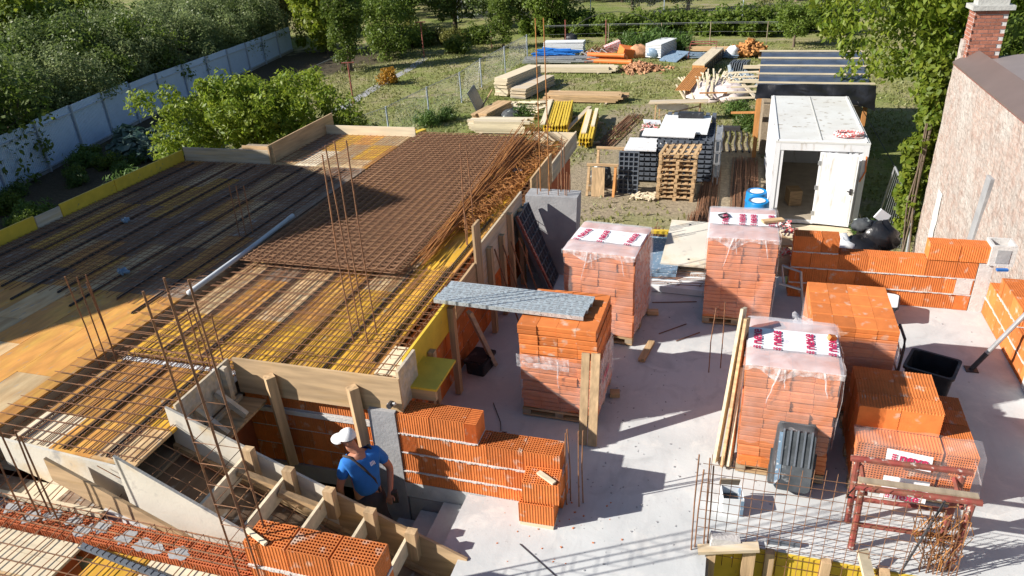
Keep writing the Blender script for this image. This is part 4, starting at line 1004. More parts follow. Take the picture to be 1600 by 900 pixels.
def rrect(w, d, r, n=4):
    out = []
    for cx, cy, a0 in ((w / 2 - r, d / 2 - r, 0), (-w / 2 + r, d / 2 - r, 90), (-w / 2 + r, -d / 2 + r, 180), (w / 2 - r, -d / 2 + r, 270)):
        for k in range(n + 1):
            a = R(a0 + 90 * k / n); out.append((cx + r * math.cos(a), cy + r * math.sin(a)))
    return out
def tub_mesh(w, d, h, tp, r, wall=.012, rim=.02):
    prof = [(1 - tp, 0, 0), (1 - tp * .5, .5 * h, 0), (1, h - .03, 0), (1, h - .03, rim), (1, h, rim), (1, h, -wall), (1 - tp, wall, -wall)]
    vs = []; fs = []; n = None
    for (s, z, e) in prof:
        ring = rrect(w * s + 2 * e, d * s + 2 * e, r); n = len(ring); vs += [(x, y, z) for x, y in ring]
    for i in range(len(prof) - 1):
        for k in range(n): fs.append((i * n + k, i * n + (k + 1) % n, (i + 1) * n + (k + 1) % n, (i + 1) * n + k))
    fs.append(tuple(range(n))[::-1]); fs.append(tuple(range((len(prof) - 1) * n, len(prof) * n)))
    return MB().add(vs, fs)
t = thing('mortar_tub', 'black square mixing tub standing on the slab by the right wall', 'tub', (2.47, 8.20, 0), -22)
tub_mesh(.50, .46, .46, .14, .05).build('shell', 'plastic_black', t)
MB().add([(x * .43, y * .39, .08) for x, y in rrect(1, 1, .1)], [tuple(range(20))]).build('mortar_rest', 'tub_dirty', t)
t = thing('mortar_tub', 'whitish plaster-crusted tub behind the orange-topped pallet', 'tub', (2.10, 10.05, 0), -12)
tub_mesh(.62, .42, .32, .2, .06).build('shell', 'plastic_black', t)
MB().add([(x * .62, y * .42, .322) for x, y in rrect(1, 1, .1)], [tuple(range(20))]).build('crust', 'white_plastic', t)
t = thing('mortar_tub', 'dark fluted tub propped on end against the tall front pallet', 'tub', (.86, 5.98, .0))
t.rotation_euler = (R(0), 0, R(-2))
b = tub_mesh(.40, .76, .26, .16, .05)
m_ = Matrix.Translation((0, .0, .02)) @ Matrix.Rotation(R(-14), 4, 'X') @ Matrix.Translation((0, .02, .43)) @ Matrix.Rotation(R(-90), 4, 'X')
b.v = [tuple(m_ @ Vector(v)) for v in b.v]; b.build('shell', 'tub_dirty', t)
b = MB()
for k in range(5): b.box((-.13 + k * .065 - .008, -.34, -.012), (-.13 + k * .065 + .008, .04, .004))
b.v = [tuple(m_ @ Vector(v)) for v in b.v]; b.build('flutes', 'plastic_grey', t)
b = MB().add([(-.17, -.30, -.006), (-.12, -.30, -.006), (-.12, .2, -.006), (-.17, .28, -.006)], [(0, 1, 2, 3)])
b.v = [tuple(m_ @ Vector(v)) for v in b.v]; b.build('blue_smear', 'blue_panel', t)
t = thing('paint_tin', 'square white and blue tin with a torn dark lid on the slab', 'tin', (.30, 5.78, 0), 8)
b = MB(); s_ = .10
for a in ((-s_, -s_, s_, -s_ + .006), (-s_, s_ - .006, s_, s_), (-s_, -s_ + .006, -s_ + .006, s_ - .006), (s_ - .006, -s_ + .006, s_, s_ - .006)): b.box((a[0], a[1], 0), (a[2], a[3], .22))
b.build('shell', 'white_plastic', t); MB().box((-s_ + .006, -s_ + .006, .0), (s_ - .006, s_ - .006, .12)).build('contents', 'tub_dirty', t)
MB().cbox((-.02, .09, .27), (.19, .012, .12), (25, 0, 0)).build('lid', 'wood_old', t)
MB().box((s_ - .03, -s_ - .002, .0), (s_ + .002, s_ + .002, .2)).build('blue_side', 'blue_panel', t)
t = thing('tool_box', 'small black box on the slab under the yellow edge board', 'box', (-2.95, 7.66, 0), -8)
tub_mesh(.27, .36, .20, .06, .03).build('shell', 'plastic_black', t); MB().box((-.125, -.17, .201), (.125, .17, .212)).build('lid', 'plastic_black', t)
t = wthing('steel_prop', 'grey steel prop with a foot plate leaning towards the house wall', 'prop', (3.12, 8.9, 0))
MB().cbox((3.12, 8.9, .006), (.14, .14, .012)).build('foot_plate', 'steel_dark', t, True)
MB().tube([(3.12, 8.9, .01), (3.24, 8.9, .26)], .03, 10).build('dark_sleeve', 'steel_dark', t, True)
MB().tube([(3.24, 8.9, .26), (4.28, 8.88, 2.48)], .028, 10).build('tube', 'steel_grey', t, True)
t = wthing('hand_trolley', 'dark folded hand trolley squeezed behind the orange-topped pallet', 'trolley', (2.05, 7.9, 0))
for y in (7.75, 8.15): MB().tube([(2.0, y, .08), (2.02, y, .9), (2.02, y + (.04 if y < 8 else -.04), .98)], .016, 6).build('side_rail', 'steel_dark', t, True)
MB().tube([(2.02, 7.79, .98), (2.02, 8.11, .98)], .016, 6).build('handle', 'steel_dark', t, True)
for z in (.3, .55, .8): MB().tube([(2.01, 7.76, z), (2.01, 8.14, z)], .012, 6).build('rung', 'steel_dark', t, True)
MB().box((2.0, 7.75, .02), (2.22, 8.15, .035)).build('toe_plate', 'steel_dark', t, True)
for y in (7.72, 8.15): MB().tube([(2.03, y, .1), (2.03, y + .04, .1)], .09, 14).build('wheel', 'plastic_black', t, True)
# red trestle
t = wthing('trestle', 'red-brown steel trestle frame with mortar stains standing before the low pallet', 'trestle', (1.8, 5.7, 0))
for i, y in enumerate((5.52, 5.86)):
    dz = .04 * i
    MB().tube([(1.38, y, .0), (1.36, y, .72 + dz)], .03, 8).build('leg', 'red_paint', t, True)
    MB().tube([(2.18, y - .05, .0), (2.22, y, .74 + dz)], .03, 8).build('leg', 'red_paint', t, True)
    MB().tube([(1.30, y, .73 + dz), (2.29, y, .75 + dz)], .03, 8).build('top_rail', 'red_paint', t, True)
    MB().tube([(1.37, y, .30), (2.20, y, .32)], .024, 8).build('lower_rail', 'red_paint', t, True)
MB().box((1.33, 5.54, .765), (2.27, 5.60, .785)).build('dirty_plank', 'wood_old', t, True)
for x in (1.40, 2.16): MB().tube([(x, 5.52, .66), (x, 5.86, .70)], .02, 6).build('side_rail', 'red_paint', t, True)
for k in range(3): MB().tube([(1.30, 5.5, .74), (1.24, 5.48, .66 - .02 * k), (1.30, 5.52, .60)], .006, 4).build('wire_tie', 'steel_dark', t, True)
t = wthing('stirrup_bundle', 'bright rusty tangle of stirrups and wire hanging on the red trestle', 'stirrups', (2.0, 5.4, 0))
b = MB()
for k in range(34):
    c = Vector((2.02 + wob(.16), 5.42 + wob(.05), rnd.uniform(.0, .66))); m_ = Matrix.Rotation(wob(.5), 3, 'Y') @ Matrix.Rotation(wob(.8), 3, 'Z')
    q = [c + m_ @ Vector(v) for v in ((-.06, 0, -.13), (.05, 0, -.13), (.055, 0, .13), (-.05, 0, .12))]; b.tube(q + [q[0]], .0045, 3, False)
b.build('stirrups', 'rust_bright', t, True, kind='stuff'); b = MB()
for k in range(6): b.tube([(1.93 + .06 * k + wob(.03), 5.36, -.2), (1.92 + .06 * k + wob(.04), 5.40, .72 + wob(.08))], .006, 4)
b.build('bars', 'rust', t, True, kind='stuff')
MB().tube([(1.72, 5.30, -.15), (1.98, 5.42, .80)], .011, 6).build('iron_bar', 'steel_dark', None, True, label='dark iron bar slanting beside the rusty stirrups at the trestle', cat='iron bar')
# near opening lined with yellow boards
t = wthing('opening_form', 'yellow shuttering boards with pale cleats lining the near slab opening', 'shuttering board', (1, 5.3, -.6))
for k in range(3): MB().box((.13 + .6 * k, 5.30, -.62), (.725 + .6 * k, 5.327, -.01)).build('board', 'board_yellow', t, True)
for x in (.62, 1.10, 1.58): MB().box((x, 5.225, -.62), (x + .08, 5.297, .05)).build('cleat', 'wood_z', t, True)
MB().box((.10, 3.4, -.62), (.125, 5.29, -.02)).build('side_board', 'wood_old', t, True)
t = wthing('corner_form', 'weathered timber frame with a slanting cap at the corner of the near opening', 'timber frame', (.2, 5.15, -.6))
MB().box((.10, 5.10, -.62), (.18, 5.20, .08)).build('post', 'wood_z', t, True); MB().box((.42, 5.16, -.62), (.53, 5.24, .10)).build('post', 'wood_z', t, True)
MB().beam((.02, 5.12, .06), (.55, 5.18, .16), .10, .035).build('cap_board', 'wood_grey', t, True); MB().cbox((.25, 5.22, .13), (.26, .1, .1), (0, 8, 10)).build('mortar_lump', 'mortar', t, True)
MB().tube([(.55, 4.95, -.22), (1.9, 5.02, -.32)], .035, 8).build('red_tube', 'red_paint', None, True, label='red stained steel tube lying low across the near opening', cat='steel tube')
MB().beam((1.42, 5.32, .20), (1.62, 4.95, -.35), .10, .03).build('pale_board', 'wood_pale', None, True, label='pale board sticking up out of the near opening', cat='plank')
MB().cbox((.78, 5.42, .03), (.30, .04, .05), (0, 0, 4)).build('bar_holder', 'plastic_grey', None, True, label='grey comb-like bar holder on the slab behind the wire mesh', cat='bar holder')

# back of the slab between the wrapped pallets
t = wthing('foam_slab', 'white foam board lying under rusty mesh between the wrapped pallets', 'foam board', (-.6, 10.7, 0))
MB().cbox((-.52, 10.72, .06), (1.3, .95, .10), (0, 0, -3)).build('slab', 'white_plastic', t, True)
t = wthing('wire_mesh', 'rusty tangled mesh on the white foam board between the pallets', 'wire mesh', (-.6, 10.7, .12)); b = MB()
for k in range(11): b.tube([(-1.15, 10.3 + .08 * k + wob(.03), .13 + wob(.01)), (-.5, 10.32 + .08 * k + wob(.03), .14), (.1, 10.38 + .08 * k, .13)], .006, 4)
for k in range(60): c = Vector((rnd.uniform(-1.1, .05), rnd.uniform(10.3, 11.1), .135)); b.tube([c, c + Vector((wob(.07), wob(.07), .01))], .005, 3)
b.build('wires', 'rust', t, True, kind='stuff')
t = wthing('formwork_sheet', 'pale formwork panel with two holes lying beside the middle wrapped pallet', 'panel', (-.3, 11.4, .2))
MB().cbox((-.33, 11.42, .36), (1.15, 1.35, .03), (9, 0, -2)).build('panel', 'board_white', t, True)
for dx, dy in ((-.12, -.5), (-.18, .55)): MB().cbox((-.33 + dx - .05, 11.42 + dy, .378 + dy * .157), (.03, .03, .006), (9, 0, 0)).build('hole', 'steel_dark', t, True)
t = wthing('panel_stack', 'stack of steel-blue scaffold panels beside the left wrapped pallet', 'scaffold panel', (-1.05, 11.2, 0))
for k in range(3): MB().cbox((-1.0 + .02 * k, 11.15 + .04 * k, .10 + .06 * k), (.62, 1.3, .05), (0, 0, wob(3))).build('panel', 'blue_panel', t, True)
MB().cbox((-.85, 11.85, .35), (.7, .08, .05), (0, 0, 2)).build('yellow_batten', 'board_yellow', None, True, label='yellow batten behind the steel-blue panels at the slab edge', cat='batten')
t = wthing('step_ladder', 'bent grey metal trestle leg between the middle pallet and back wall', 'step ladder', (.98, 10.2, 0))
MB().tube([(.86, 10.25, .62), (1.12, 10.20, .56), (1.20, 10.05, .02)], .02, 8).build('leg', 'steel_grey', t, True)
MB().tube([(.84, 10.1, .40), (1.14, 10.08, .34)], .018, 8).build('rung', 'steel_grey', t, True); MB().tube([(.86, 10.25, .62), (.90, 10.12, .36)], .014, 6).build('brace', 'steel_grey', t, True)
t = wthing('rope_heap', 'red and white barrier tape and boards heaped behind the middle pallet', 'barrier tape', (.95, 10.9, 0)); b = MB()
for c0 in ((.85, 11.0, .95), (1.0, 10.95, .86), (.95, 10.75, .62)):
    for k in range(26): c = Vector(c0) + Vector((wob(.09), wob(.09), wob(.06))); b.tube([c, c + Vector((wob(.09), wob(.09), wob(.05)))], .012, 4)
b.build('tape', 'cord', t, True, kind='stuff')
MB().cbox((.86, 10.95, .72), (.30, .5, .03), (0, 10, 30)).build('board', 'wood', t, True); MB().cbox((.90, 10.85, .40), (.26, .3, .35), (0, 0, 20)).build('crate', 'wood_grey', t, True)
t = wthing('rubbish_heap', 'heap of black sacks and rags behind the back block wall', 'rubbish sacks', (2.0, 11.4, .3))
def sack(c, r, s):
    b = MB(); n = 18; m = 10
    for j in range(m + 1):
        for i in range(n):
            th = math.pi * j / m; ph = 2 * math.pi * i / n; d = Vector((math.sin(th) * math.cos(ph), math.sin(th) * math.sin(ph), math.cos(th)))
            k = 1 + .28 * noise3(d.x * 2.2 + s, d.y * 2.2, d.z * 2.2) + .1 * noise3(d.x * 6, d.y * 6 + s, d.z * 6)
            b.v.append((c[0] + d.x * r[0] * k, c[1] + d.y * r[1] * k, c[2] + d.z * r[2] * k))
    for j in range(m):
        for i in range(n): b.f.append((j * n + i, j * n + (i + 1) % n, (j + 1) * n + (i + 1) % n, (j + 1) * n + i))
    return b
sack((1.75, 11.3, .45), (.24, .22, .26), 1).build('sack', 'white_plastic', t, True, True); sack((2.05, 11.35, .42), (.32, .25, .28), 4).build('sack', 'tarp_black', t, True, True)
sack((2.3, 11.5, .62), (.28, .24, .30), 8).build('sack', 'tarp_black', t, True, True); sack((2.05, 11.5, .82), (.16, .14, .10), 6).build('rag', 'rag', t, True, True)
MB().cbox((2.3, 11.5, .98), (.2, .03, .16), (0, 35, 15)).build('card', 'white_plastic', t, True); MB().box((1.5, 11.1, -3), (2.6, 11.7, .2)).build('support_crates', 'wood_old', t, True)

b = MB()
for k in range(260):
    x, y = rnd.uniform(-2.0, 3.4), rnd.uniform(4.2, 10.3)
    if .1 < x < 1.95 and y < 5.4: continue
    if rnd.random() < .5: x, y = rnd.gauss(-.9, .5), rnd.gauss(6.4, 1.2)
    if x < -2.1 or (-1.75 < x < -1.2 and 5 < y < 5.7): continue
    s_ = rnd.uniform(.004, .014); b.cbox((x, y, s_ * .3), (s_ * 1.5, s_, s_ * .6), (0, 0, wob(180)))
b.build('mortar_crumbs', 'concrete_grey', None, True, label='small mortar and brick crumbs scattered over the slab', cat='debris', kind='stuff')
b = MB()
for k in range(36):
    x, y = rnd.gauss(-1.3, .35), rnd.gauss(5.15, .35)
    if x < -2.1: continue
    s_ = rnd.uniform(.004, .014); b.cbox((x, y, s_ * .3), (s_ * 1.5, s_, s_ * .6), (0, 0, wob(180)))
b.build('brick_crumbs', 'block', None, True, label='orange brick crumbs around the loose blocks', cat='debris', kind='stuff')
# ------------------------------------------------------------------ the worker
def skin(name, nodes, edges, material, parent, root=0, sub=2):
    """nodes: list of (x,y,z,r or (rx,ry)); a Skin + Subdivision surface turned into one plain mesh"""
    me = bpy.data.meshes.new(name); me.from_pydata([n[:3] for n in nodes], edges, []); o = bpy.data.objects.new(name, me); C.objects.link(o)
    md = o.modifiers.new('s', 'SKIN'); md.use_smooth_shade = True
    if not me.skin_vertices: me.attributes.new('skin_vertices', 'FLOAT_VECTOR', 'POINT')
    for i, n in enumerate(nodes):
        r = n[3]; sv = me.skin_vertices[0].data[i]; sv.radius = r if isinstance(r, tuple) else (r, r); sv.use_root = (i == root)
    o.modifiers.new('d', 'SUBSURF').levels = sub
    dg = bpy.context.evaluated_depsgraph_get(); m2 = bpy.data.meshes.new_from_object(o.evaluated_get(dg)); bpy.data.objects.remove(o)
    m2.materials.clear(); m2.materials.append(M(material)); m2.name = name
    return obj(name, m2, parent)
W = wthing('person', 'person in blue T-shirt, dark trousers with straps and white cap, going down the stairs', 'person', (-3.28, 5.02, -.70))
W0 = off(W)
def Lc(n):
    # lean the upper body forward a little and keep the build slim
    f = .84; ax = -3.31 - .05 * max(0, n[2] - .3); r = n[3]; r = tuple(v * .86 for v in r) if isinstance(r, tuple) else r * .86
    return (ax + (n[0] - ax) * f - W0.x, 5.03 + (n[1] - 5.03) * f - W0.y, n[2] - W0.z, r)
body = [(-3.28, 5.02, .10, (.15, .12)), (-3.29, 5.03, .32, (.145, .11)), (-3.31, 5.04, .53, (.155, .115)), (-3.36, 5.045, .665, (.06, .06)), (-3.41, 5.04, .73, (.065, .06)), (-3.43, 5.03, .82, (.085, .075)), (-3.43, 5.03, .89, (.06, .055)),
  (-3.45, 4.91, .575, .065), (-3.53, 4.82, .33, .047), (-3.60, 4.93, .14, .036), (-3.63, 4.97, .07, (.038, .022)),          # left arm 7-10
  (-3.17, 5.18, .59, .065), (-3.06, 5.25, .36, .048), (-3.02, 5.11, .19, .036), (-3.01, 5.05, .13, (.038, .022)),           # right arm 11-14
  (-3.35, 4.95, .00, .09), (-3.42, 4.97, -.32, .065), (-3.40, 4.93, -.65, .045), (-3.52, 4.95, -.685, .035),                # left leg 15-18
  (-3.21, 5.09, .00, .09), (-3.22, 5.15, -.24, .065), (-3.10, 5.14, -.48, .045), (-3.22, 5.16, -.51, .035),                 # right leg 19-22
  (-3.515, 5.02, .79, .018), (-3.47, 5.03, .75, .04)]                                                                       # nose, jaw 23-24
ed = [(0, 1), (1, 2), (2, 3), (3, 4), (4, 5), (5, 6), (2, 7), (7, 8), (8, 9), (9, 10), (2, 11), (11, 12), (12, 13), (13, 14), (0, 15), (15, 16), (16, 17), (17, 18), (0, 19), (19, 20), (20, 21), (21, 22), (5, 23), (4, 24)]
for hb, base, dr in ((10, Vector((-3.63, 4.97, .07)), Vector((-.25, .2, -.95)).normalized()), (14, Vector((-3.01, 5.05, .13)), Vector((.1, -.45, -.88)).normalized())):
    sd_ = dr.cross(Vector((0, 1, .2))).normalized()
    for k, L_ in enumerate((.062, .075, .08, .072, .058)):
        if k == 0: a = base + sd_ * .035; e1 = a + sd_ * .025 + dr * .025; e2 = e1 + dr * .03
        else: a = base + sd_ * (.045 - .022 * k) + dr * .03; e1 = a + dr * L_ * .5; e2 = e1 + dr * L_ * .45 + Vector((-.01, .012, 0))
        i = len(body); body += [(*a, .0105), (*e1, .0095), (*e2, .008)]; ed += [(hb, i), (i, i + 1), (i + 1, i + 2)]
skin('body', [Lc(n) for n in body], ed, 'skin', W)
sh = [(-3.28, 5.02, .14, (.20, .17)), (-3.29, 5.03, .32, (.175, .14)), (-3.31, 5.04, .54, (.17, .13)), (-3.345, 5.045, .635, (.09, .085)),
      (-3.45, 4.91, .585, .083), (-3.505, 4.85, .41, .072), (-3.17, 5.18, .60, .083), (-3.09, 5.23, .44, .07)]
skin('t_shirt', [Lc(n) for n in sh], [(0, 1), (1, 2), (2, 3), (2, 4), (4, 5), (2, 6), (6, 7)], 'shirt', W)
tr_ = [(-3.28, 5.02, .24, (.19, .16)), (-3.28, 5.02, .06, (.195, .165)), (-3.35, 4.95, -.06, .105), (-3.42, 4.97, -.32, .085), (-3.40, 4.93, -.62, .07), (-3.21, 5.09, -.06, .105), (-3.22, 5.15, -.24, .085), (-3.10, 5.14, -.45, .07)]
skin('trousers', [Lc(n) for n in tr_], [(0, 1), (1, 2), (2, 3), (3, 4), (1, 5), (5, 6), (6, 7)], 'trousers', W)
hn = [(-3.395, 5.035, .80, (.08, .07)), (-3.41, 5.03, .86, (.085, .078))]
skin('hair', [Lc(n) for n in hn], [(0, 1)], 'hair', W)
for s in (-1, 1):   # shoes
    p = (-3.45, 4.94, -.665) if s < 0 else (-3.16, 5.15, -.49)
    sack((p[0] - W0.x, p[1] - W0.y, p[2] - W0.z), (.13, .05, .045), 3).build('shoe', 'leather', W, smooth=True)
cap = MB(); n = 20
for j in range(7):
    for i in range(n):
        a = 2 * math.pi * i / n; f = j / 6; r = math.cos(f * math.pi / 2 * .97)
        cap.v.append((-3.415 + .094 * r * math.cos(a), 5.03 + .084 * r * math.sin(a), .845 + .095 * math.sin(f * math.pi / 2) + .01 * math.cos(a)))
for j in range(6):
    for i in range(n): cap.f.append((j * n + i, j * n + (i + 1) % n, (j + 1) * n + (i + 1) % n, (j + 1) * n + i))
cap.f.append(tuple(range(6 * n, 7 * n)))
cp = cap.build('cap', 'cap_white', W, True, True)
def brim(u, v):
    a = R(125 + 125 * u); r0 = .088; r1 = .088 + .075 * math.sin(math.pi * u) ** .5
    r = r0 + (r1 - r0) * v; return (-3.415 + r * 1.05 * math.cos(a), 5.03 + r * .95 * math.sin(a), .848 - .035 * v + .012 * math.cos(math.pi * (u - .5)) * v)
MB().grid(brim, 14, 4).build('brim', 'cap_white', cp, True, True)
for pts in ([(-3.45, 4.95, .66), (-3.37, 4.945, .66), (-3.25, 4.955, .54), (-3.175, 5.01, .36), (-3.17, 5.05, .16)], [(-3.27, 5.13, .69), (-3.21, 5.11, .64), (-3.17, 5.06, .52), (-3.165, 5.05, .36)]):
    MB().tube(pts, .014, 6).build('strap', 'leather', W, True, True)
mk = text_mesh('IIII', .06, 'print_white'); obj('shirt_print', mk, W, (-3.18 - W0.x, 5.03 - W0.y, .55 - W0.z), (R(70), 0, R(62)))
MB().cbox((-3.02, 5.08, .10), (.06, .05, .16), (10, 0, 20)).build('tool_pouch', 'leather', W, True)
# ================================================================== YARD
# site container, open door
t = wthing('site_container', 'white site container with its door standing open', 'container', (1.15, 20.75, GZ))
X0, X1, Y0, Y1, Z0, Z1 = 1.16, 3.54, 20.75, 26.1, GZ + .08, -.60
def corr(x0, x1, n, y, z0, z1, dep, ax):
    pr_ = []
    for k in range(n):
        a = x0 + (x1 - x0) * k / n; w_ = (x1 - x0) / n
        pr_ += [(a, y), (a + w_ * .35, y), (a + w_ * .5, y + dep), (a + w_ * .85, y + dep)]
    pr_ += [(x1, y), (x1, y + .04 if dep > 0 else y - .04), (x0, y + .04 if dep > 0 else y - .04)]
    if ax == 'y': pr_ = [(b, a) for a, b in pr_]
    return MB().prism(pr_, 'z', z0, z1)
corr(Y0 + .12, Y1 - .1, 26, X0 + .02, Z0 + .12, Z1 - .12, .022, 'y').build('side_wall', 'white_paint', t, True)
corr(Y0 + .12, Y1 - .1, 26, X1 - .02, Z0 + .12, Z1 - .12, -.022, 'y').build('side_wall', 'white_paint', t, True)
MB().box((X0 + .1, Y1 - .06, Z0 + .1), (X1 - .1, Y1 - .03, Z1 - .1)).build('rear_wall', 'white_paint', t, True)
for x in (X0, X1 - .14):
    for y in (Y0, Y1 - .14): MB().box((x, y, Z0), (x + .14, y + .14, Z1)).build('corner_post', 'white_paint', t, True)
MB().box((X0 + .141, Y0 + .003, Z1 - .2), (X1 - .141, Y0 + .1, Z1 - .003)).build('front_header', 'white_paint', t, True)
MB().box((X0 + .141, Y0 + .003, Z0 + .003), (X1 - .141, Y0 + .1, Z0 + .1)).build('front_sill', 'white_paint', t, True)
MB().box((X0 + .141, Y0 + .02, Z0 + .101), (X0 + .24, Y0 + .08, Z1 - .201)).build('door_frame', 'white_paint', t, True)
corr(X0 + 1.22, X1 - .141, 6, Y0 + .03, Z0 + .101, Z1 - .201, .02, 'x').build('front_wall', 'white_paint', t, True)
MB().box((X0 + .05, Y0 + .05, Z0 + .05), (X1 - .05, Y1 - .05, Z0 + .11)).build('floor', 'door_inside', t, True)
rf = MB().box((X0 - .004, Y0 - .004, Z1 + .001), (X1 + .004, Y1 + .004, Z1 + .05)).build('roof', 'white_roof', t, True)
MB().box(((X0 + X1) / 2 - .012, Y0 + .1, Z1 + .051), ((X0 + X1) / 2 + .012, Y1 - .1, Z1 + .065)).build('seam', 'stone_cap', rf, True)
for x in (X0 + .05, X1 - .09): MB().box((x, Y0 + .05, Z1 + .051), (x + .04, Y1 - .05, Z1 + .075)).build('rim', 'white_paint', rf, True)
MB().box((X0 + .06, Y0 + .05, Z1 + .051), (X1 - .06, Y0 + .10, Z1 + .073)).build('rim', 'white_paint', rf, True)
MB().box((X0 + 1.6, Y0 + .002, Z1 - .35), (X0 + 1.85, Y0 + .028, Z1 - .215)).build('vent', 'concrete_grey', t, True)
dr = wthing('x', 'x', 'x', (0, 0, 0)); bpy.data.objects.remove(dr)
dm = Matrix.Translation((X0 + 1.18, Y0 - .02, 0)) @ Matrix.Rotation(R(-9), 4, 'Z')
b = MB().box((0, -.045, Z0 + .06), (.98, 0, Z1 - .22)); b.v = [tuple(dm @ Vector(v)) for v in b.v]; dd = b.build('door', 'white_paint', t, True)
b = MB().box((.86, -.075, Z0 + 1.0), (.92, -.046, Z0 + 1.16)).box((.80, -.09, Z0 + 1.08), (.92, -.076, Z0 + 1.105)); b.v = [tuple(dm @ Vector(v)) for v in b.v]; b.build('handle', 'steel_dark', dd, True)
for zz in (.3, 1.05, 1.75):
    b = MB().box((-.03, -.06, Z0 + zz), (.05, -.046, Z0 + zz + .12)); b.v = [tuple(dm @ Vector(v)) for v in b.v]; b.build('hinge', 'steel_grey', dd, True)
for xx in (.06, .92): b = MB().box((xx - .02, -.05, Z0 + .1), (xx + .02, -.0455, Z1 - .26)); b.v = [tuple(dm @ Vector(v)) for v in b.v]; b.build('stile_edge', 'white_roof', dd, True)
MB().cbox((X0 + .75, Y0 + 1.3, Z0 + .35), (.35, .5, .45), (0, 0, 12)).build('stored_boxes', 'wood', t, True)
MB().tube([(X1 - .05, Y0 - .03, Z1 - .3), (X1 - .02, Y0 - .06, Z1 - .7), (X1 - .12, Y0 - .05, Z1 - 1.0)], .02, 6).build('cable', 'orange_pipe', t, True)
t = wthing('cord_coil', 'red and white cord coil lying on the container roof', 'cord', (3.05, 21.3, Z1 + .08)); b = MB()
for k in range(9):
    b.tube([(3.05 + (.34 + wob(.06)) * math.cos(a) + wob(.02), 21.3 + (.20 + wob(.04)) * math.sin(a), Z1 + .10 + .01 * k) for a in [2 * math.pi * j / 16 for j in range(17)]], .018, 5)
b.build('coil', 'cord', t, True)
t = wthing('step_platform', 'low wooden platform before the open container door', 'platform', (1.9, 20.3, GZ))
for k in range(5): MB().box((1.35, 19.75 + .19 * k, GZ + .03), (3.4, 19.93 + .19 * k, GZ + .07)).build('plank', 'wood_pale', t, True)
for i, (x, y) in enumerate(((.82, 20.95), (.86, 20.2))):
    t = wthing('plastic_barrel', ('blue plastic barrel by the container, rear one', 'blue plastic barrel by the container, front one')[i], 'barrel', (x, y, GZ))
    b = MB().lathe([(.26, 0), (.29, .05), (.30, .3), (.315, .32), (.30, .35), (.30, .6), (.315, .62), (.30, .65), (.29, .88), (.27, .92), (.265, .90), (.05, .90)], n=20).build('drum', 'blue_barrel', t, smooth=True)
    MB().lathe([(.19, .905), (.19, .915), (.02, .915)], n=16).build('lid', 'white_plastic', t)
# tarpaulin shelter behind the container
t = wthing('tarp_shelter', 'timber shelter roofed with dark tarpaulin under battens behind the container', 'shelter', (2.7, 29.4, GZ))
def tz(x, y): return -.36 + (y - 27.0) * .015 + .10 * math.sin((y - 26.9) / 1.43 * math.pi) ** 2 * -1 + .03 * noise3(x * 1.3, y * 1.5, 2)
def tx(y): return .72 + (y - 27) * .03, 4.3 + (y - 27) * .06
MB().grid(lambda u, v: (tx(27 + 5.7 * v)[0] + (tx(27 + 5.7 * v)[1] - tx(27 + 5.7 * v)[0]) * u, 27 + 5.7 * v, tz(3 * u, 27 + 5.7 * v)), 30, 40).build('tarpaulin', 'tarp', t, True, True)
for k in range(5):
    y = 27.05 + k * 1.40; z = -.33 + (y - 27) * .015; MB().beam((tx(y)[0] - .1, y, z + .02), (tx(y)[1] + .12, y + .0, z), .06, .05).build('batten', 'wood_pale', t, True)
def flap(u, v):
    x = .7 + 3.75 * u; d = .45 + .35 * max(0, u - .75) * 4 + .15 * noise3(u * 5, 0, 1)
    return (x + .12 * v * (u - .5) + .04 * noise3(u * 12, v * 4, 5), 26.96 - .25 * v - .08 * noise3(u * 8, v * 3, 9), -.36 - d * v)
MB().grid(flap, 40, 10).build('hanging_flap', 'tarp_black', t, True, True)
for x, y in ((.82, 27.1), (4.25, 27.1), (.95, 32.4), (4.55, 32.4), (.85, 29.8)): MB().box((x - .07, y - .07, GZ), (x + .07, y + .07, -.42)).build('post', 'wood_orange', t, True)
for y in (28.4, 31.0): MB().box((.2, y, -.62), (1.6, y + .1, -.5)).build('side_beam', 'wood_pale', t, True)
for k in range(6): MB().beam((-.2 - .1 * (k % 2), 27.6 + k * .9, -1.0), (.95, 27.6 + k * .9, -.95), .12, .05).build('jutting_plank', 'wood_pale', t, True)
MB().beam((-.1, 27.3, -1.45), (.9, 27.25, -1.4), .1, .06).build('cross_beam', 'wood_orange', t, True)
MB().box((1.0, 27.5, GZ), (4.2, 32.2, -1.2)).build('stored_timber', 'wood_old', t, True)
# rods on the ground
def rods(name, label, x0, x1, y0, y1, n, z=GZ, hump=.12, material='rust', tilt=0):
    t = wthing(name, label, 'steel rods', ((x0 + x1) / 2, (y0 + y1) / 2, z)); b = MB()
    for k in range(n):
        x = rnd.uniform(x0, x1); f = 1 - abs((x - x0) / (x1 - x0) * 2 - 1); zz = z + .02 + rnd.uniform(0, hump * (.3 + f))
        b.tube([(x, y0 + wob(.15), zz), (x + wob(.04) + tilt * .5, (y0 + y1) / 2, zz + wob(.01)), (x + wob(.06) + tilt, y1 + wob(.4), zz)], .011, 4)
    b.build('rods', material, t, True, kind='stuff')
rods('rod_bundle', 'long rusty rods lying on the ground beside the white container', .15, .95, 20.4, 26.6, 70)
rods('rod_bundle', 'dark rusty rods lying between wooden pallets and the longer rods', -.85, -.25, 20.8, 25.5, 45)
rods('rod_bundle', 'thick rusty rod bundle near the slab edge behind the white panel', -1.15, -.5, 17.0, 20.8, 80, hump=.35, tilt=.1)
rods('rod_bundle', 'short rusty rod bundle near the slab edge behind the left wrapped pallet', -2.2, -1.7, 16.2, 19.4, 45, hump=.3, tilt=.15)
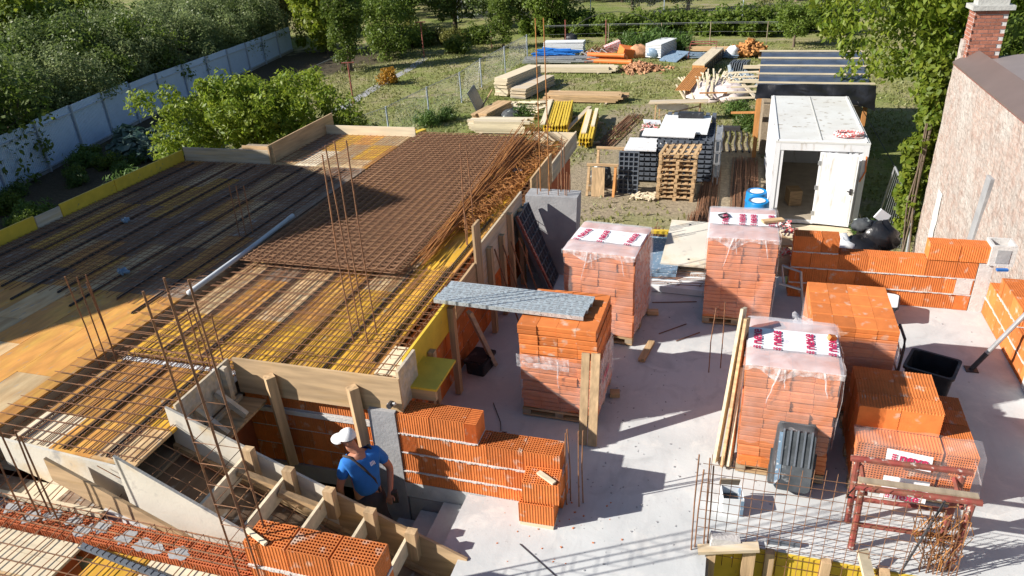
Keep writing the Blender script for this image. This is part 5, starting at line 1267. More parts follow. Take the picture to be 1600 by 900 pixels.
MB().cbox((-1.3, 18.9, GZ + .35), (.7, .1, .1), (0, 0, 4)).build('yellow_batten', 'board_yellow', None, True, label='yellow bearer under the rod bundles behind the slab', cat='batten')
# stack of wooden pallets
def wood_pallet(parent_label, loc, rz, tilt=(0, 0), grp=None, w=1.15, d=.95):
    t = thing('wooden_pallet', parent_label, 'wooden pallet', loc, rz, grp); t.rotation_euler = (R(tilt[0]), R(tilt[1]), R(rz))
    for x in (0, w / 2 - .05, w - .1):
        for y in (0, d / 2 - .06, d - .12): obj('foot_block', PFB, t, (x, y, .022))
    for y in (0, d / 2 - .06, d - .12): obj('cross_board', PCB, t, (0, y, .101))
    for x in (0, w / 2 - .05, w - .1): obj('bottom_board', PBB, t, (x, 0, 0))
    for k in range(6): obj('deck_board', PDB, t, (k * (w - .1) / 5, 0, .123))
PFB = MB().box((0, 0, 0), (.1, .12, .078)).mesh('foot_block', 'wood'); PCB = MB().box((0, 0, 0), (1.15, .12, .021)).mesh('cross_board', 'wood')
PBB = MB().box((0, 0, 0), (.1, .95, .021)).mesh('bottom_board', 'wood_y'); PDB = MB().box((0, 0, 0), (.1, .95, .021)).mesh('deck_board', 'wood_y')
ords = ('lowest', 'second', 'third', 'fourth', 'fifth', 'sixth', 'seventh', 'eighth', 'ninth', 'tenth')
for k in range(10):
    wood_pallet('%s wooden pallet from the ground in the tall pallet stack' % ords[k] if k < 9 else 'slanting wooden pallet on top of the tall pallet stack', (-2.13 + wob(.03), 22.25 + wob(.03), GZ + .148 * k + (.04 if k == 9 else 0)), wob(2) + (-7 if k == 9 else 0), (0, 0) if k < 9 else (2, -4), 'wooden pallets in the tall stack')
b = MB()
for k in range(40): b.cbox((-2.55 + wob(.35), 22.35 + wob(.3), GZ + .03 + abs(wob(.08))), (.22, .06, .03), (wob(20), wob(20), wob(180)))
b.build('offcut_heap', 'wood_pale', None, True, label='small heap of pale wood offcuts at the foot of the pallet stack', cat='wood scraps', kind='stuff')
# plastic grid formwork
grid_panel('grid_panel', 'dark plastic formwork panel standing upright left of the pallet stack', .62, 1.35, 4, 9, 'plastic_panel', (-3.42, 22.75, GZ), (R(-6), 0, R(-3)), th=.1, rib=.035)
t = wthing('formwork_rack', 'rack of grey plastic formwork panels behind the pallet stack', 'formwork panels', (-1.6, 25, GZ))
for k in range(9):
    b = MB(); z = GZ + .1 + k * .16
    for i in range(9): b.box((-2.35 + i * .22, 23.9, z), (-2.31 + i * .22, 26.2, z + .09))
    for j in range(9): b.box((-2.36, 23.9 + j * .28, z + .002), (-.56, 23.94 + j * .28, z + .088))
    b.build('panel', 'plastic_panel', t, True)
for x in (-.5, -.36):
    for y in (23.8, 24.6, 25.4): MB().box((x, y, GZ), (x + .04, y + .04, GZ + 1.6)).build('rack_post', 'steel_grey', t, True)
for z in (.3, .7, 1.1, 1.5): MB().box((-.5, 23.8, GZ + z), (-.3, 25.5, GZ + z + .03)).build('rack_rail', 'steel_grey', t, True)
MB().cbox((-1.55, 25.35, GZ + 1.62), (1.6, 1.9, .05), (3, 0, -2)).build('cover_sheet', 'white_plastic', t, True)
MB().cbox((-2.0, 24.2, GZ + 1.62), (1.7, .5, .04), (12, 0, -4)).build('cover_sheet', 'white_paint', t, True)
for i in range(8):
    MB().box((-2.25 + i * .22, 26.25, GZ + 1.2), (-2.12 + i * .22, 26.6, GZ + 1.72)).build('box_cell', 'plastic_panel', t, True)
MB().box((-1.85, 25.9, GZ + 1.66), (-1.0, 26.15, GZ + 1.86)).build('dark_box', 'plastic_black', t, True)
MB().cbox((-1.8, 24.15, GZ + 1.4), (.9, .12, .35), (-30, 0, -8)).build('white_strip', 'white_paint', t, True)
b = MB()
for k in range(40): c = Vector((-2.75 + wob(.3), 25.5 + wob(.35), GZ + 1.45 + wob(.08))); b.tube([c, c + Vector((wob(.14), wob(.14), wob(.05)))], .02, 4)
b.build('barrier_tape', 'cord', t, True, kind='stuff'); sack((-2.7, 25.5, GZ + .8), (.5, .6, .6), 5).build('dark_bag', 'tarp_black', t, True, True)
MB().cbox((-2.75, 26.0, GZ + 1.5), (.6, .5, .04), (0, 5, 10)).build('white_sheet', 'white_plastic', t, True)
t = wthing('formwork_rack', 'low stack of grey panels under a white lid left of the rack', 'formwork panels', (-3.0, 24.3, GZ))
for k in range(6):
    b = MB(); z = GZ + .1 + k * .17
    for i in range(6): b.box((-3.35 + i * .2, 23.8, z), (-3.31 + i * .2, 25.0, z + .1))
    for j in range(5): b.box((-3.36, 23.8 + j * .29, z + .003), (-2.3, 23.84 + j * .29, z + .097))
    b.build('panel', 'plastic_panel', t, True)
MB().box((-3.4, 23.7, GZ + 1.13), (-2.35, 25.1, GZ + 1.18)).build('lid', 'white_paint', t, True)
# saw trestles with plywood
t = wthing('saw_trestle', 'wooden trestle pair with a plywood sheet leaning on it in the yard', 'trestle', (-4.0, 23, GZ))
for y, h_ in ((22.5, .95), (24.2, 1.0)):
    MB().box((-4.42, y, GZ + h_), (-3.4, y + .1, GZ + h_ + .07)).build('top_beam', 'wood', t, True)
    for x in (-4.38, -3.52):
        for s in (-.22, .22): MB().beam((x + .03, y + .05, GZ + h_), (x, y + s, GZ), .08, .04).build('leg', 'wood_orange' if x > -4 else 'wood', t, True)
    MB().beam((-4.35, y - .15, GZ + .35), (-3.5, y - .12, GZ + .2), .07, .04).build('stretcher', 'wood_old', t, True)
MB().cbox((-4.02, 22.32, GZ + .48), (.42, .02, .95), (-9, 0, 0)).build('plywood', 'wood_z', t, True); sack((-4.1, 23.2, GZ + .35), (.4, .5, .4), 2).build('cement_sack', 'rag', t, True, True)
# work table
t = wthing('work_table', 'rough plank work table on thin legs in the yard', 'table', (-2.4, 32, GZ))
for k in range(3): MB().beam((-3.5, 31.5 + .22 * k, GZ + .83), (-1.1, 31.9 + .22 * k, GZ + .83), .2, .04).build('plank', 'wood_grey', t, True)
for x, y in ((-3.2, 31.5), (-3.1, 32.3), (-1.4, 31.9), (-1.4, 32.4)): MB().beam((x, y, GZ + .8), (x - .03, y, GZ), .06, .06).build('leg', 'wood', t, True)
MB().beam((-3.15, 31.9, GZ + .2), (-1.4, 32.1, GZ + .62), .06, .04).build('brace', 'wood_old', t, True); MB().beam((-3.15, 31.8, GZ + .7), (-1.9, 32.1, GZ + .5), .05, .3).build('drawer', 'white_plastic', t, True)
t = wthing('bent_rods', 'dark wavy steel hooks hanging in a row right of the rack', 'steel rods', (-.1, 29, GZ))
for k in range(6): MB().tube([(-.55 + .22 * k, 30.6 - .1 * (k % 2), GZ + .03), (-.5 + .22 * k, 29.6, GZ + .05), (-.57 + .23 * k, 28.6, GZ + .03), (-.52 + .24 * k, 27.6, GZ + .03)], .035, 5).build('hook', 'steel_dark', t, True)
MB().box((-.6, 30.4, GZ), (.3, 30.7, GZ + .18)).build('rail', 'steel_dark', t, True)
# timber stacks
def timber(name, label, c, L_, w, nz, nx, rz, material, th=.05, jit=.12, bw_=None, bear=True, z=GZ):
    t = thing(name, label, 'timber stack', (c[0], c[1], z), rz)
    zz = 0
    if bear:
        for s in (-.32, .32): MB().box((s * L_ - .05, -w / 2 - .2, .0), (s * L_ + .05, w / 2 + .2, .07)).build('bearer', 'wood_grey', t)
        zz = .07
    pw = w / nx; me = MB().box((-L_ / 2, -pw / 2 + .004, 0), (L_ / 2, pw / 2 - .004, th - .003)).mesh('board', material)
    for k in range(nz):
        for i in range(nx):
            obj('board', me, t, (wob(jit), -w / 2 + pw * (i + .5) + wob(.012), zz + k * th), (0, 0, wob(.006)), (1 + wob(.04), 1, 1))
    return t
timber('timber_stack', 'long pale board stack in front of the blue pipe heap', (-9.0, 42.1), 4.7, .9, 4, 4, 0, 'wood_pale', .07, .25)
timber('timber_stack', 'tan board stack lying across on bearers in the middle of the lawn', (-7.0, 35.2), 3.6, 1.0, 4, 5, -1, 'wood', .08, .3)
MB().beam((-8.9, 34.2, GZ + .04), (-8.7, 37.2, GZ + .05), .1, .06).build('loose_lath', 'wood_grey', None, True, label='grey lath on the grass at the left end of the tan stack', cat='lath')
def beams(label, c, n, nz, rz, L_, grp=None):
    t = thing('formwork_beams', label, 'beam stack', (c[0], c[1], GZ), rz)
    ib = MB().box((-.04, -L_ / 2, 0), (.04, L_ / 2, .035)).box((-.04, -L_ / 2, .145), (.04, L_ / 2, .18)).box((-.014, -L_ / 2, .035), (.014, L_ / 2, .145)).mesh('beam', 'board_yellow')
    for s in (-.35, .35): MB().box((-n * .055 - .25, s * L_ - .05, 0), (n * .055 + .25, s * L_ + .05, .08)).build('bearer', 'wood_grey', t)
    for k in range(nz):
        for i in range(n): obj('beam', ib, t, ((i - (n - 1) / 2) * .115 + wob(.01), wob(.15), .08 + .182 * k), (0, 0, wob(.006)))
    return t
t = beams('stack of yellow formwork beams, left one of the two in the yard', (-7.2, 30.5), 9, 3, 9, 4.2)
MB().box((-.62, -2.0, .63), (-.42, 2.2, .68)).build('top_plank', 'wood_palex', t)
t = beams('stack of yellow formwork beams with grey planks, right one of the two', (-5.7, 29.6), 5, 2, 7, 4.3)
MB().box((-.22, -1.6, .45), (-.02, 2.1, .50)).build('top_plank', 'wood_palex', t); MB().box((.1, -.6, .45), (.25, 2.3, .50)).build('top_plank', 'wood_palex', t)
MB().beam((-6.55, 28.3, GZ + .3), (-6.2, 32.3, GZ + .45), .18, .05).build('loose_plank', 'wood_grey', None, True, label='grey plank lying between the two yellow beam stacks', cat='plank')
rods('rod_bundle', 'thin rusty rods on the ground right of the yellow beams', -5.2, -4.4, 27.8, 32.5, 30, hump=.05, tilt=.6)
def plates(label, c, n, rz, w, d, material, th=.055):
    t = thing('panel_stack', label, 'panel stack', (c[0], c[1], GZ), rz); me = MB().box((-w / 2, -d / 2, 0), (w / 2, d / 2, th - .012)).mesh('panel', material)
    for k in range(n): obj('panel', me, t, (wob(.02), wob(.04), .06 + th * k), (0, 0, wob(.02)))
    for s in (-.3, .3): MB().box((-w / 2, s * d - .05, 0), (w / 2, s * d + .05, .058)).build('bearer', 'wood_grey', t)
plates('tall stack of pale grey plywood panels by the wire fence', (-11.0, 37.6), 16, -14, .75, 3.6, 'wood_pale')
plates('lower stack of grey plywood panels right of the tall one', (-10.05, 37.0), 9, -12, .85, 3.4, 'wood_grey')
t = timber('timber_stack', 'tan plank stack beside the dark leaning sheet', (-10.6, 31.8), 2.6, .7, 6, 3, 80, 'wood', .07)
t = timber('timber_stack', 'short pale beams piled at the far rim of the deck', (-9.5, 29.4), 2.4, .8, 5, 4, 2, 'wood_pale', .1, .25)
b = MB()
for k in range(46): b.cbox((-9.6 + wob(1.1), 33.2 + wob(1.5), GZ + .05 + abs(wob(.12))), (rnd.uniform(.5, 1.4), .13, .04), (wob(8), wob(8), wob(60)))
b.build('board_scatter', 'wood_pale', None, True, label='scattered pale boards on the grass between the timber stacks', cat='boards', kind='stuff')
t = wthing('leaning_sheet', 'dark blue-grey sheet leaning on edge by the wire fence', 'sheet', (-11.6, 32.4, GZ))
MB().cbox((-11.65, 32.6, GZ + .62), (.03, 1.9, 1.1), (0, -24, 10)).build('sheet', 'tarp', t, True); MB().beam((-11.4, 31.6, GZ), (-11.1, 33.4, GZ + .9), .05, .05).build('lath', 'wood', t, True)
sack((-9.6, 31.4, GZ + .2), (.45, .35, .3), 7).build('sand_bag', 'rag', None, True, True, label='pale crumpled bag among the timber near the deck', cat='bag')
# pipes and materials along the back
t = wthing('pipe_heap', 'heap of bright blue plastic pipes beside white boards', 'pipes', (-11, 46.3, GZ))
for k in range(34):
    y = 45.4 + rnd.uniform(0, 1.8); z = GZ + .08 + rnd.uniform(0, .45); MB().tube([(-12.2 + wob(.3), y, z), (-11.0, y + wob(.3), z + wob(.12)), (-9.9 + wob(.5), y + wob(.4), z - .05 + wob(.1))], .05, 6).build('pipe', 'blue_plastic', t, True)
t = wthing('pipe_heap', 'heap of thin grey profiles in front of the blue pipes', 'profiles', (-10, 44.8, GZ))
for k in range(34):
    y = 44.2 + rnd.uniform(0, 1.0); z = GZ + .05 + rnd.uniform(0, .3); MB().tube([(-12.2 + wob(.5), y, z), (-8.8 + wob(.8), y + wob(.4), z)], .035, 4).build('profile', 'steel_grey', t, True)
for k in range(5): MB().tube([(-9.6 + .3 * k, 46.2, GZ), (-9.3 + .3 * k, 46.0, GZ + .55 + wob(.1)), (-8.7 + .35 * k, 45.6, GZ + .2)], .03, 4).build('profile', 'steel_grey', t, True)
plates('white panel pack standing behind the blue pipes', (-10.9, 48.2), 14, 92, .9, 2.6, 'white_plastic', .05)
for i, (x0, y0, x1, y1, z, r) in enumerate(((-9.0, 46.2, -6.6, 45.6, .18, .16), (-8.9, 45.8, -6.4, 45.2, .16, .16), (-8.9, 44.9, -6.0, 44.3, .14, .14), (-8.8, 45.3, -6.5, 44.9, .42, .13))):
    t = wthing('drain_pipe', ('big orange drain pipe, rear one of the bundle', 'big orange drain pipe in the middle of the bundle', 'long orange drain pipe nearest the rubble', 'orange drain pipe lying on top of the bundle')[i], 'drain pipe', (x0, y0, GZ))
    MB().tube([(x0, y0, GZ + z), (x1, y1, GZ + z)], r, 14).build('pipe', 'orange_pipe', t, True, False); MB().tube([(x1 - .2, y1 + .05, GZ + z), (x1, y1, GZ + z)], r * 1.13, 14).build('socket', 'orange_pipe', t, True)
MB().cbox((-6.6, 46.4, GZ + .35), (.8, .9, .6), (10, 12, 30)).build('orange_box', 'orange_pipe', None, True, label='tilted orange crate at the right end of the drain pipes', cat='crate')
MB().cbox((-7.6, 47.3, GZ + .5), (1.0, .6, .5), (0, -18, 20)).build('pink_sheet', 'cord', None, True, label='pinkish red folded sheet behind the orange pipes', cat='sheet')
sack((-5.9, 46.6, GZ + .35), (.6, .5, .42), 4).build('brown_sack', 'rubble', None, True, True, label='brown round sack beside the orange crate', cat='sack')
sack((-4.9, 46.4, GZ + .35), (.5, .5, .42), 9).build('grey_sack', 'blue_panel', None, True, True, label='grey bulky sack in the weeds right of the brown one', cat='sack')
t = wthing('rod_heap', 'small heap of dark rusty rods behind the grey profiles', 'steel rods', (-8.6, 47, GZ)); b = MB()
for k in range(40): b.tube([(-9.2 + wob(.4), 46.8 + wob(.5), GZ + .1), (-8.2 + wob(.8), 47.0 + wob(.6), GZ + .2 + rnd.uniform(0, .5))], .025, 4)
b.build('rods', 'rust', t, True, kind='stuff')
t = wthing('rubble_heap', 'heap of broken orange block rubble on the lawn', 'rubble', (-5.4, 42.6, GZ)); b = MB()
for k in range(420):
    r = abs(rnd.gauss(0, .5)); a = rnd.uniform(0, 6.28); s = rnd.uniform(.05, .16)
    b.cbox((-5.3 + 1.5 * r * math.cos(a), 42.8 + 1.3 * r * math.sin(a), GZ + .02 + max(0, .42 - .45 * r) * rnd.random()), (s * 1.6, s, s * .6), (wob(60), wob(60), wob(180)))
b.build('pieces', 'rubble', t, True, kind='stuff')
t = thing('panel_stack', 'upright pack of white corrugated panels in the weeds at the back', 'panel stack', (-4.6, 47.2, GZ), -18)
for k in range(9): MB().box((-.5, -1.2, .1 + .09 * k), (.5, 1.2, .16 + .09 * k)).build('panel', 'white_plastic', t)
MB().cbox((-3.7, 45.9, GZ + .2), (1.2, 1.6, .05), (12, 0, -25)).build('blue_sheet', 'blue_panel', None, True, label='blue-grey sheet lying beside the white panel pack', cat='sheet')
t = wthing('steel_heap', 'bluish steel rods and frames lying behind the timber trough', 'steel rods', (-2, 46.5, GZ))
for k in range(26): MB().tube([(-3.2 + wob(.3), 45.9 + rnd.uniform(0, 1), GZ + .05 + rnd.uniform(0, .25)), (-.4 + wob(.5), 45.9 + rnd.uniform(0, 1), GZ + .05 + rnd.uniform(0, .25))], .03, 4).build('rod', 'blue_panel', t, True)
for y in (45.9, 46.7):
    MB().tube([(-2.9, y, GZ), (-2.8, y, GZ + .9), (-1.3, y, GZ + .9), (-1.4, y, GZ)], .035, 5).build('frame', 'red_paint', t, True)
MB().beam((-3.2, 48.2, GZ + .25), (.6, 48.0, GZ + .25), .3, .25).build('long_timber', 'wood', None, True, label='long squared timber lying on the grass at the back', cat='timber')
t = thing('timber_trough', 'long timber box with black slatted side in the yard', 'timber box', (-1.5, 43.8, GZ), -9)
MB().box((-.45, -2.6, .55), (.2, 2.6, .62)).build('top_board', 'wood_palex', t); MB().box((-.45, -2.6, .1), (.2, 2.6, .545)).build('body', 'wood_orange', t)
for k in range(9): MB().box((.201, -2.5 + k * .57, .1), (.26, -2.05 + k * .57, .5)).build('slat', 'plastic_black', t)
t = wthing('firewood_crate', 'round-topped heap of orange timber pieces at the back right', 'wood heap', (.6, 47, GZ)); b = MB()
for k in range(130): a = rnd.uniform(0, 6.28); r = rnd.uniform(0, .9); b.cbox((.6 + r * math.cos(a), 47 + r * math.sin(a), GZ + .1 + rnd.uniform(0, .9 * (1 - r * .6))), (.4, .12, .1), (wob(30), wob(30), wob(180)))
b.build('pieces', 'wood_orange', t, True, kind='stuff')
sack((-.4, 46.4, GZ + .3), (.4, .35, .4), 11).build('white_sack', 'white_plastic', None, True, True, label='white sack beside the heap of orange timber', cat='sack')
t = wthing('clamp_box', 'dark bundle of steel clamps on the grass left of the shelter', 'steel clamps', (.1, 42.5, GZ))
for k in range(8): MB().cbox((-.35 + .12 * k, 42.6, GZ + .28 + .02 * (k % 2)), (.05, 1.0, .5), (0, 8, -12)).build('clamp', 'plastic_grey', t, True)
# heap of laths and white sheeting
t = wthing('lath_heap', 'heap of pale laths mixed with crumpled white sheeting on the lawn', 'lath heap', (-1.2, 37.5, GZ))
sack((-1.1, 37.2, GZ + .1), (1.35, 2.1, .38), 3).build('sheeting', 'cloth_white', t, True, True); sack((-.2, 36.2, GZ + .2), (.8, 1.2, .45), 13).build('sheeting', 'cloth_white', t, True, True)
for k in range(84):
    x = rnd.uniform(-2.6, .1); L_ = rnd.uniform(1.0, 2.6); a = R(90 + 14 * (x + 1.3) * -1 + wob(9)); y = rnd.uniform(36.0, 39.4); z = GZ + .62 - .26 * abs(x + 1.1) + rnd.uniform(-.04, .12)
    MB().beam((x - math.cos(a) * L_ / 2, y - math.sin(a) * L_ / 2, max(GZ + .05, z - .32)), (x + math.cos(a) * L_ / 2, y + math.sin(a) * L_ / 2, z), .07, .03).build('lath', 'wood_pale', t, True)
for k in range(9): MB().beam((-2.75 + .08 * k, 36.0, GZ + .4), (-2.2 + .08 * k, 40.6, GZ + .55), .05, .05).build('lath', 'wood_orange', t, True)
MB().beam((.3, 36.5, GZ + .6), (1.2, 34.6, GZ + .1), .16, .05).build('plank', 'wood_grey', t, True); MB().beam((-1.6, 35.0, GZ + .5), (-.1, 35.2, GZ + .5), .1, .05).build('plank', 'wood_orange', t, True)
t = wthing('steel_heap', 'pale grey crumpled steel sheets beside the lath heap', 'scrap metal', (.3, 39.5, GZ))
for k in range(26): MB().cbox((.35 + wob(.8), 39.4 + wob(1.6), GZ + .15 + abs(wob(.3))), (1.3, .16, .03), (wob(25), wob(12), 110 + wob(45))).build('strip', 'galv', t, True)
# ================================================================== NEIGHBOUR'S HOUSE AND FENCES
t = wthing('neighbour_house', 'old house wall of worn pinkish render with brown metal eaves on the right', 'house', (4.7, 12, GZ))
def gw(u, v):
    y = 19.2 - 17.2 * u; z = GZ + 4.93 * v; e = .05 * noise3(y * 1.3, z * 1.3, 1) + .02 * noise3(y * 5, z * 5, 3)
    yy = y + (.07 * noise3(0, z * 2.2, 5) + .04 * noise3(0, z * 7, 2) if u == 0 else 0)
    return (4.70 + e * .35, yy, z)
MB().grid(gw, 110, 44).build('wall', 'old_render', t, True)
MB().grid(lambda u, v: (4.70 + 4.4 * u + (.35 * (.05 * noise3(19.2 * 1.3, (GZ + 4.93 * v) * 1.3, 1)) if u == 0 else 0), 19.2 + (.07 * noise3(0, (GZ + 4.93 * v) * 2.2, 5) + .04 * noise3(0, (GZ + 4.93 * v) * 7, 2)), GZ + 4.93 * v), 1, 44).build('end_wall', 'old_render', t, True)
fl_ = MB()
for (a, b_) in (((4.60, 1.90), (4.98, 2.12)), ((4.98, 2.12), (5.04, 2.05)), ((5.04, 2.05), (9.5, 2.6))):
    fl_.prism([(a[0], a[1]), (b_[0], b_[1]), (b_[0], b_[1] + .02), (a[0], a[1] + .02)], 'y', 2.0, 18.85)
MB().prism([(4.60, 1.86), (5.02, 2.14), (5.02, 2.17), (4.60, 1.90)], 'y', 2.0, 18.9).build('eaves_flashing', 'roof_metal', t, True)
MB().prism([(5.03, 1.9), (9.5, 2.4), (9.5, 2.45), (5.03, 1.96)], 'y', 2.0, 18.9).build('roof', 'roof_metal_far', t, True)
MB().box((4.72, 18.86, 1.7), (5.4, 19.15, 2.35)).build('parapet_end', 'old_render', t, True)
MB().box((4.62, 2.0, 1.83), (4.72, 18.9, 1.855)).build('drip_edge', 'red_paint', t, True)
for (y0, z0, y1, z1) in ((15.2, -.3, 14.9, .55),):
    MB().prism([(y0 - .14, z0 - 1.2), (y0 + .14, z0 - 1.2), (y1 + .16, z1), (y1 - .12, z1)], 'x', 4.645, 4.72).build('render_patch', 'concrete_grey', t, True)
for (y, z, w_, h_) in ((17.9, -1.6, .4, 1.6),):
    MB().grid(lambda u, v: (4.683 - .012 * noise3(u * 4, v * 6, y), y + w_ * (u - .5) * (1 + .5 * noise3(v * 4, 2, y)), z + h_ * (v - .5)), 6, 16).build('mortar_smear', 'mortar', t, True)
ch = MB().box((4.78, 18.72, 1.9), (5.42, 19.16, 3.0)).build('chimney', 'mortar', t, True)
bk = MB().box((0, 0, 0), (.205, .02, .062)).mesh('brick', 'brick_old'); bks = MB().box((0, 0, 0), (.02, .205, .062)).mesh('brick', 'brick_old'); o_ = off(ch)
for r in range(13):
    for c in range(3):
        x = 4.785 + c * .215 - (.1 if r % 2 else 0); xa = max(x, 4.77); xb = min(x + .205, 5.43)
        if xb - xa > .04: obj('brick', bk, ch, (xa - o_.x, 18.708 - o_.y, 2.0 + r * .076 - o_.z), (0, 0, 0), ((xb - xa) / .205, 1, 1))
    for c in range(2): obj('brick', bks, ch, (4.768 - o_.x, 18.735 + c * .215 - (.05 if r % 2 else 0) - o_.y, 2.0 + r * .076 - o_.z))
MB().box((4.70, 18.62, 3.0), (5.50, 19.24, 3.09)).build('cap_slab', 'stone_cap', ch, True); MB().box((4.80, 18.75, 3.091), (5.40, 19.1, 3.34)).build('cap_block', 'stone_cap', ch, True)
# house off to the left whose gable shades the deck
t = wthing('shading_house', 'plastered two-storey house standing off to the left of the deck', 'house', (-18.5, 5.68, GZ))
gy, gz, gw_, gh = 5.70, 7.48, 4.2, 2.80
MB().prism([(gy - gw_ + .3, GZ), (gy + gw_ - .3, GZ), (gy + gw_ - .3, gz - gh), (gy, gz - .25), (gy - gw_ + .3, gz - gh)], 'x', -23, -14.5).build('wall', 'mortar', t, True)
MB().prism([(gy - gw_, gz - gh), (gy, gz), (gy + gw_, gz - gh), (gy + gw_, gz - gh - .14), (gy, gz - .14), (gy - gw_, gz - gh - .14)], 'x', -23.3, -14.3).build('roof', 'brick_old', t, True)
for y in (3.6, 7.2): MB().box((-14.52, y, .5), (-14.47, y + 1.1, 2.0)).build('window', 'dark_inside', t, True)

# sheet metal fence on the left
fp = [(-24.7, 14.5), (-26.3, 22), (-28.6, 30.5), (-30.2, 41.2), (-31.7, 49.3)]
def fpos(s):
    acc = 0
    for a, b in zip(fp, fp[1:]):
        L_ = math.dist(a, b)
        if s <= acc + L_ or b is fp[-1]:
            f = (s - acc) / L_; return a[0] + (b[0] - a[0]) * f, a[1] + (b[1] - a[1]) * f
        acc += L_
tot = sum(math.dist(a, b) for a, b in zip(fp, fp[1:]))
t = wthing('metal_fence', 'long pale corrugated sheet-metal fence with posts along the left garden', 'fence', (-28, 30, GZ))
nf = 14
sheet = {}
for k in range(nf):
    a = fpos(tot * k / nf); b = fpos(tot * (k + 1) / nf); L_ = math.dist(a, b); ang = math.atan2(b[1] - a[1], b[0] - a[0])
    pr_ = []; n = 26
    for i in range(n):
        x = L_ * i / n; w_ = L_ / n; pr_ += [(x, 0), (x + w_ * .4, 0), (x + w_ * .5, .02), (x + w_ * .9, .02)]
    pr_ += [(L_, 0), (L_, .03), (0, .03)]
    hgt = 2.05 - .35 * k / nf + (.10 if k in (3, 4, 5) else 0)
    obj('sheet_panel', MB().prism(pr_, 'z', .12, hgt).mesh('sheet_panel', 'fence_sheet'), t, (a[0] + 28, a[1] - 30, 0), (0, 0, ang))
    for rz_ in (hgt - .35, .15): obj('rail', MB().box((0, -.06, rz_), (L_, -.012, rz_ + .06)).mesh('rail', 'fence_post'), t, (a[0] + 28, a[1] - 30, 0), (0, 0, ang))
    obj('post', MB().box((-.04, -.10, 0), (.04, -.02, hgt + .02)).mesh('post', 'fence_post'), t, (a[0] + 28, a[1] - 30, 0), (0, 0, ang))
    obj('plinth', MB().box((0, -.03, 0), (L_, .05, .115)).mesh('plinth', 'concrete_grey'), t, (a[0] + 28, a[1] - 30, 0), (0, 0, ang))
# wire mesh fence in the yard: posts and wires
def wire_fence(label, pts, h, post='fence_post', thick=.035, wires=4, mesh=True):
    t = wthing('wire_fence', label, 'wire fence', (pts[0][0], pts[0][1], GZ)); b = MB()
    for (x, y) in pts: MB().tube([(x, y, GZ), (x, y, GZ + h)], thick, 7).build('post', post, t, True)
    for a, c in zip(pts, pts[1:]):
        for k in range(wires): b.tube([(*a, GZ + h * (k + .6) / (wires - .2)), (*c, GZ + h * (k + .6) / (wires - .2))], .006, 3, False)
        if mesh:
            L_ = math.dist(a, c); n = int(L_ / .14)
            for i in range(n):
                f = i / n; g = min(1, f + .35 / L_ * 3); p = (a[0] + (c[0] - a[0]) * f, a[1] + (c[1] - a[1]) * f); q = (a[0] + (c[0] - a[0]) * g, a[1] + (c[1] - a[1]) * g)
                b.tube([(*p, GZ + .03), (*q, GZ + h - .05)], .0022, 3, False); b.tube([(*p, GZ + h - .05), (*q, GZ + .03)], .0022, 3, False)
        b.tube([(*a, GZ + h - .03), (*c, GZ + h - .03)], .014, 5)
    b.build('wire', 'steel_grey', t, True, kind='stuff'); return t
wire_fence('grey wire mesh fence on round posts between lawn and timber yard', [(-14.6, 24.5), (-13.8, 27.5), (-13.5, 31.2), (-13.1, 34.5), (-13.2, 38.0), (-13.0, 41.8), (-12.8, 46)], 1.5)
wire_fence('thin-wire fence across the back of the yard on slim posts', [(-12.8, 50.5), (-8.5, 51), (-5, 51), (-1.9, 51.2), (1.6, 51), (5.5, 51)], 1.4, 'wood_old', .03, 3, False)
wire_fence('pale wire fence on the far side of the orchard', [(-24, 64), (-18, 63.5), (-12, 63), (-6, 62.5), (0, 62), (6, 61.5), (12, 61)], 1.7)
wire_fence('old wire fence beside the dark shade along the left garden', [(-22.5, 27), (-23.0, 34), (-23.6, 42), (-22.5, 52)], 1.1, 'bark', .03, 3, False)
t = wthing('site_fence', 'leaning galvanised site fence panel between container and house wall', 'site fence', (4.35, 20.4, GZ)); b = MB()
q = [(4.15, 21.3, GZ + .05), (4.28, 21.0, GZ + 1.75), (4.55, 19.3, GZ + 1.2), (4.50, 18.9, GZ + .02)]
for a, c in zip(q, q[1:]): b.tube([a, c], .03, 7)
b.build('frame', 'steel_grey', t, True); b = MB()
for k in range(16): f = k / 16; b.tube([(q[0][0] + (q[3][0] - q[0][0]) * f, q[0][1] + (q[3][1] - q[0][1]) * f, GZ + .04), (q[1][0] + (q[2][0] - q[1][0]) * f, q[1][1] + (q[2][1] - q[1][1]) * f, GZ + 1.7 - .55 * f)], .005, 3, False)
b.build('mesh_wires', 'steel_grey', t, True, kind='stuff')
MB().tube([(4.28, 21.0, GZ + 1.75), (3.9, 26.5, GZ + 2.2)], .012, 5).build('stay_wire', 'steel_dark', None, True, label='dark stay wire from the site fence to the shelter', cat='wire')
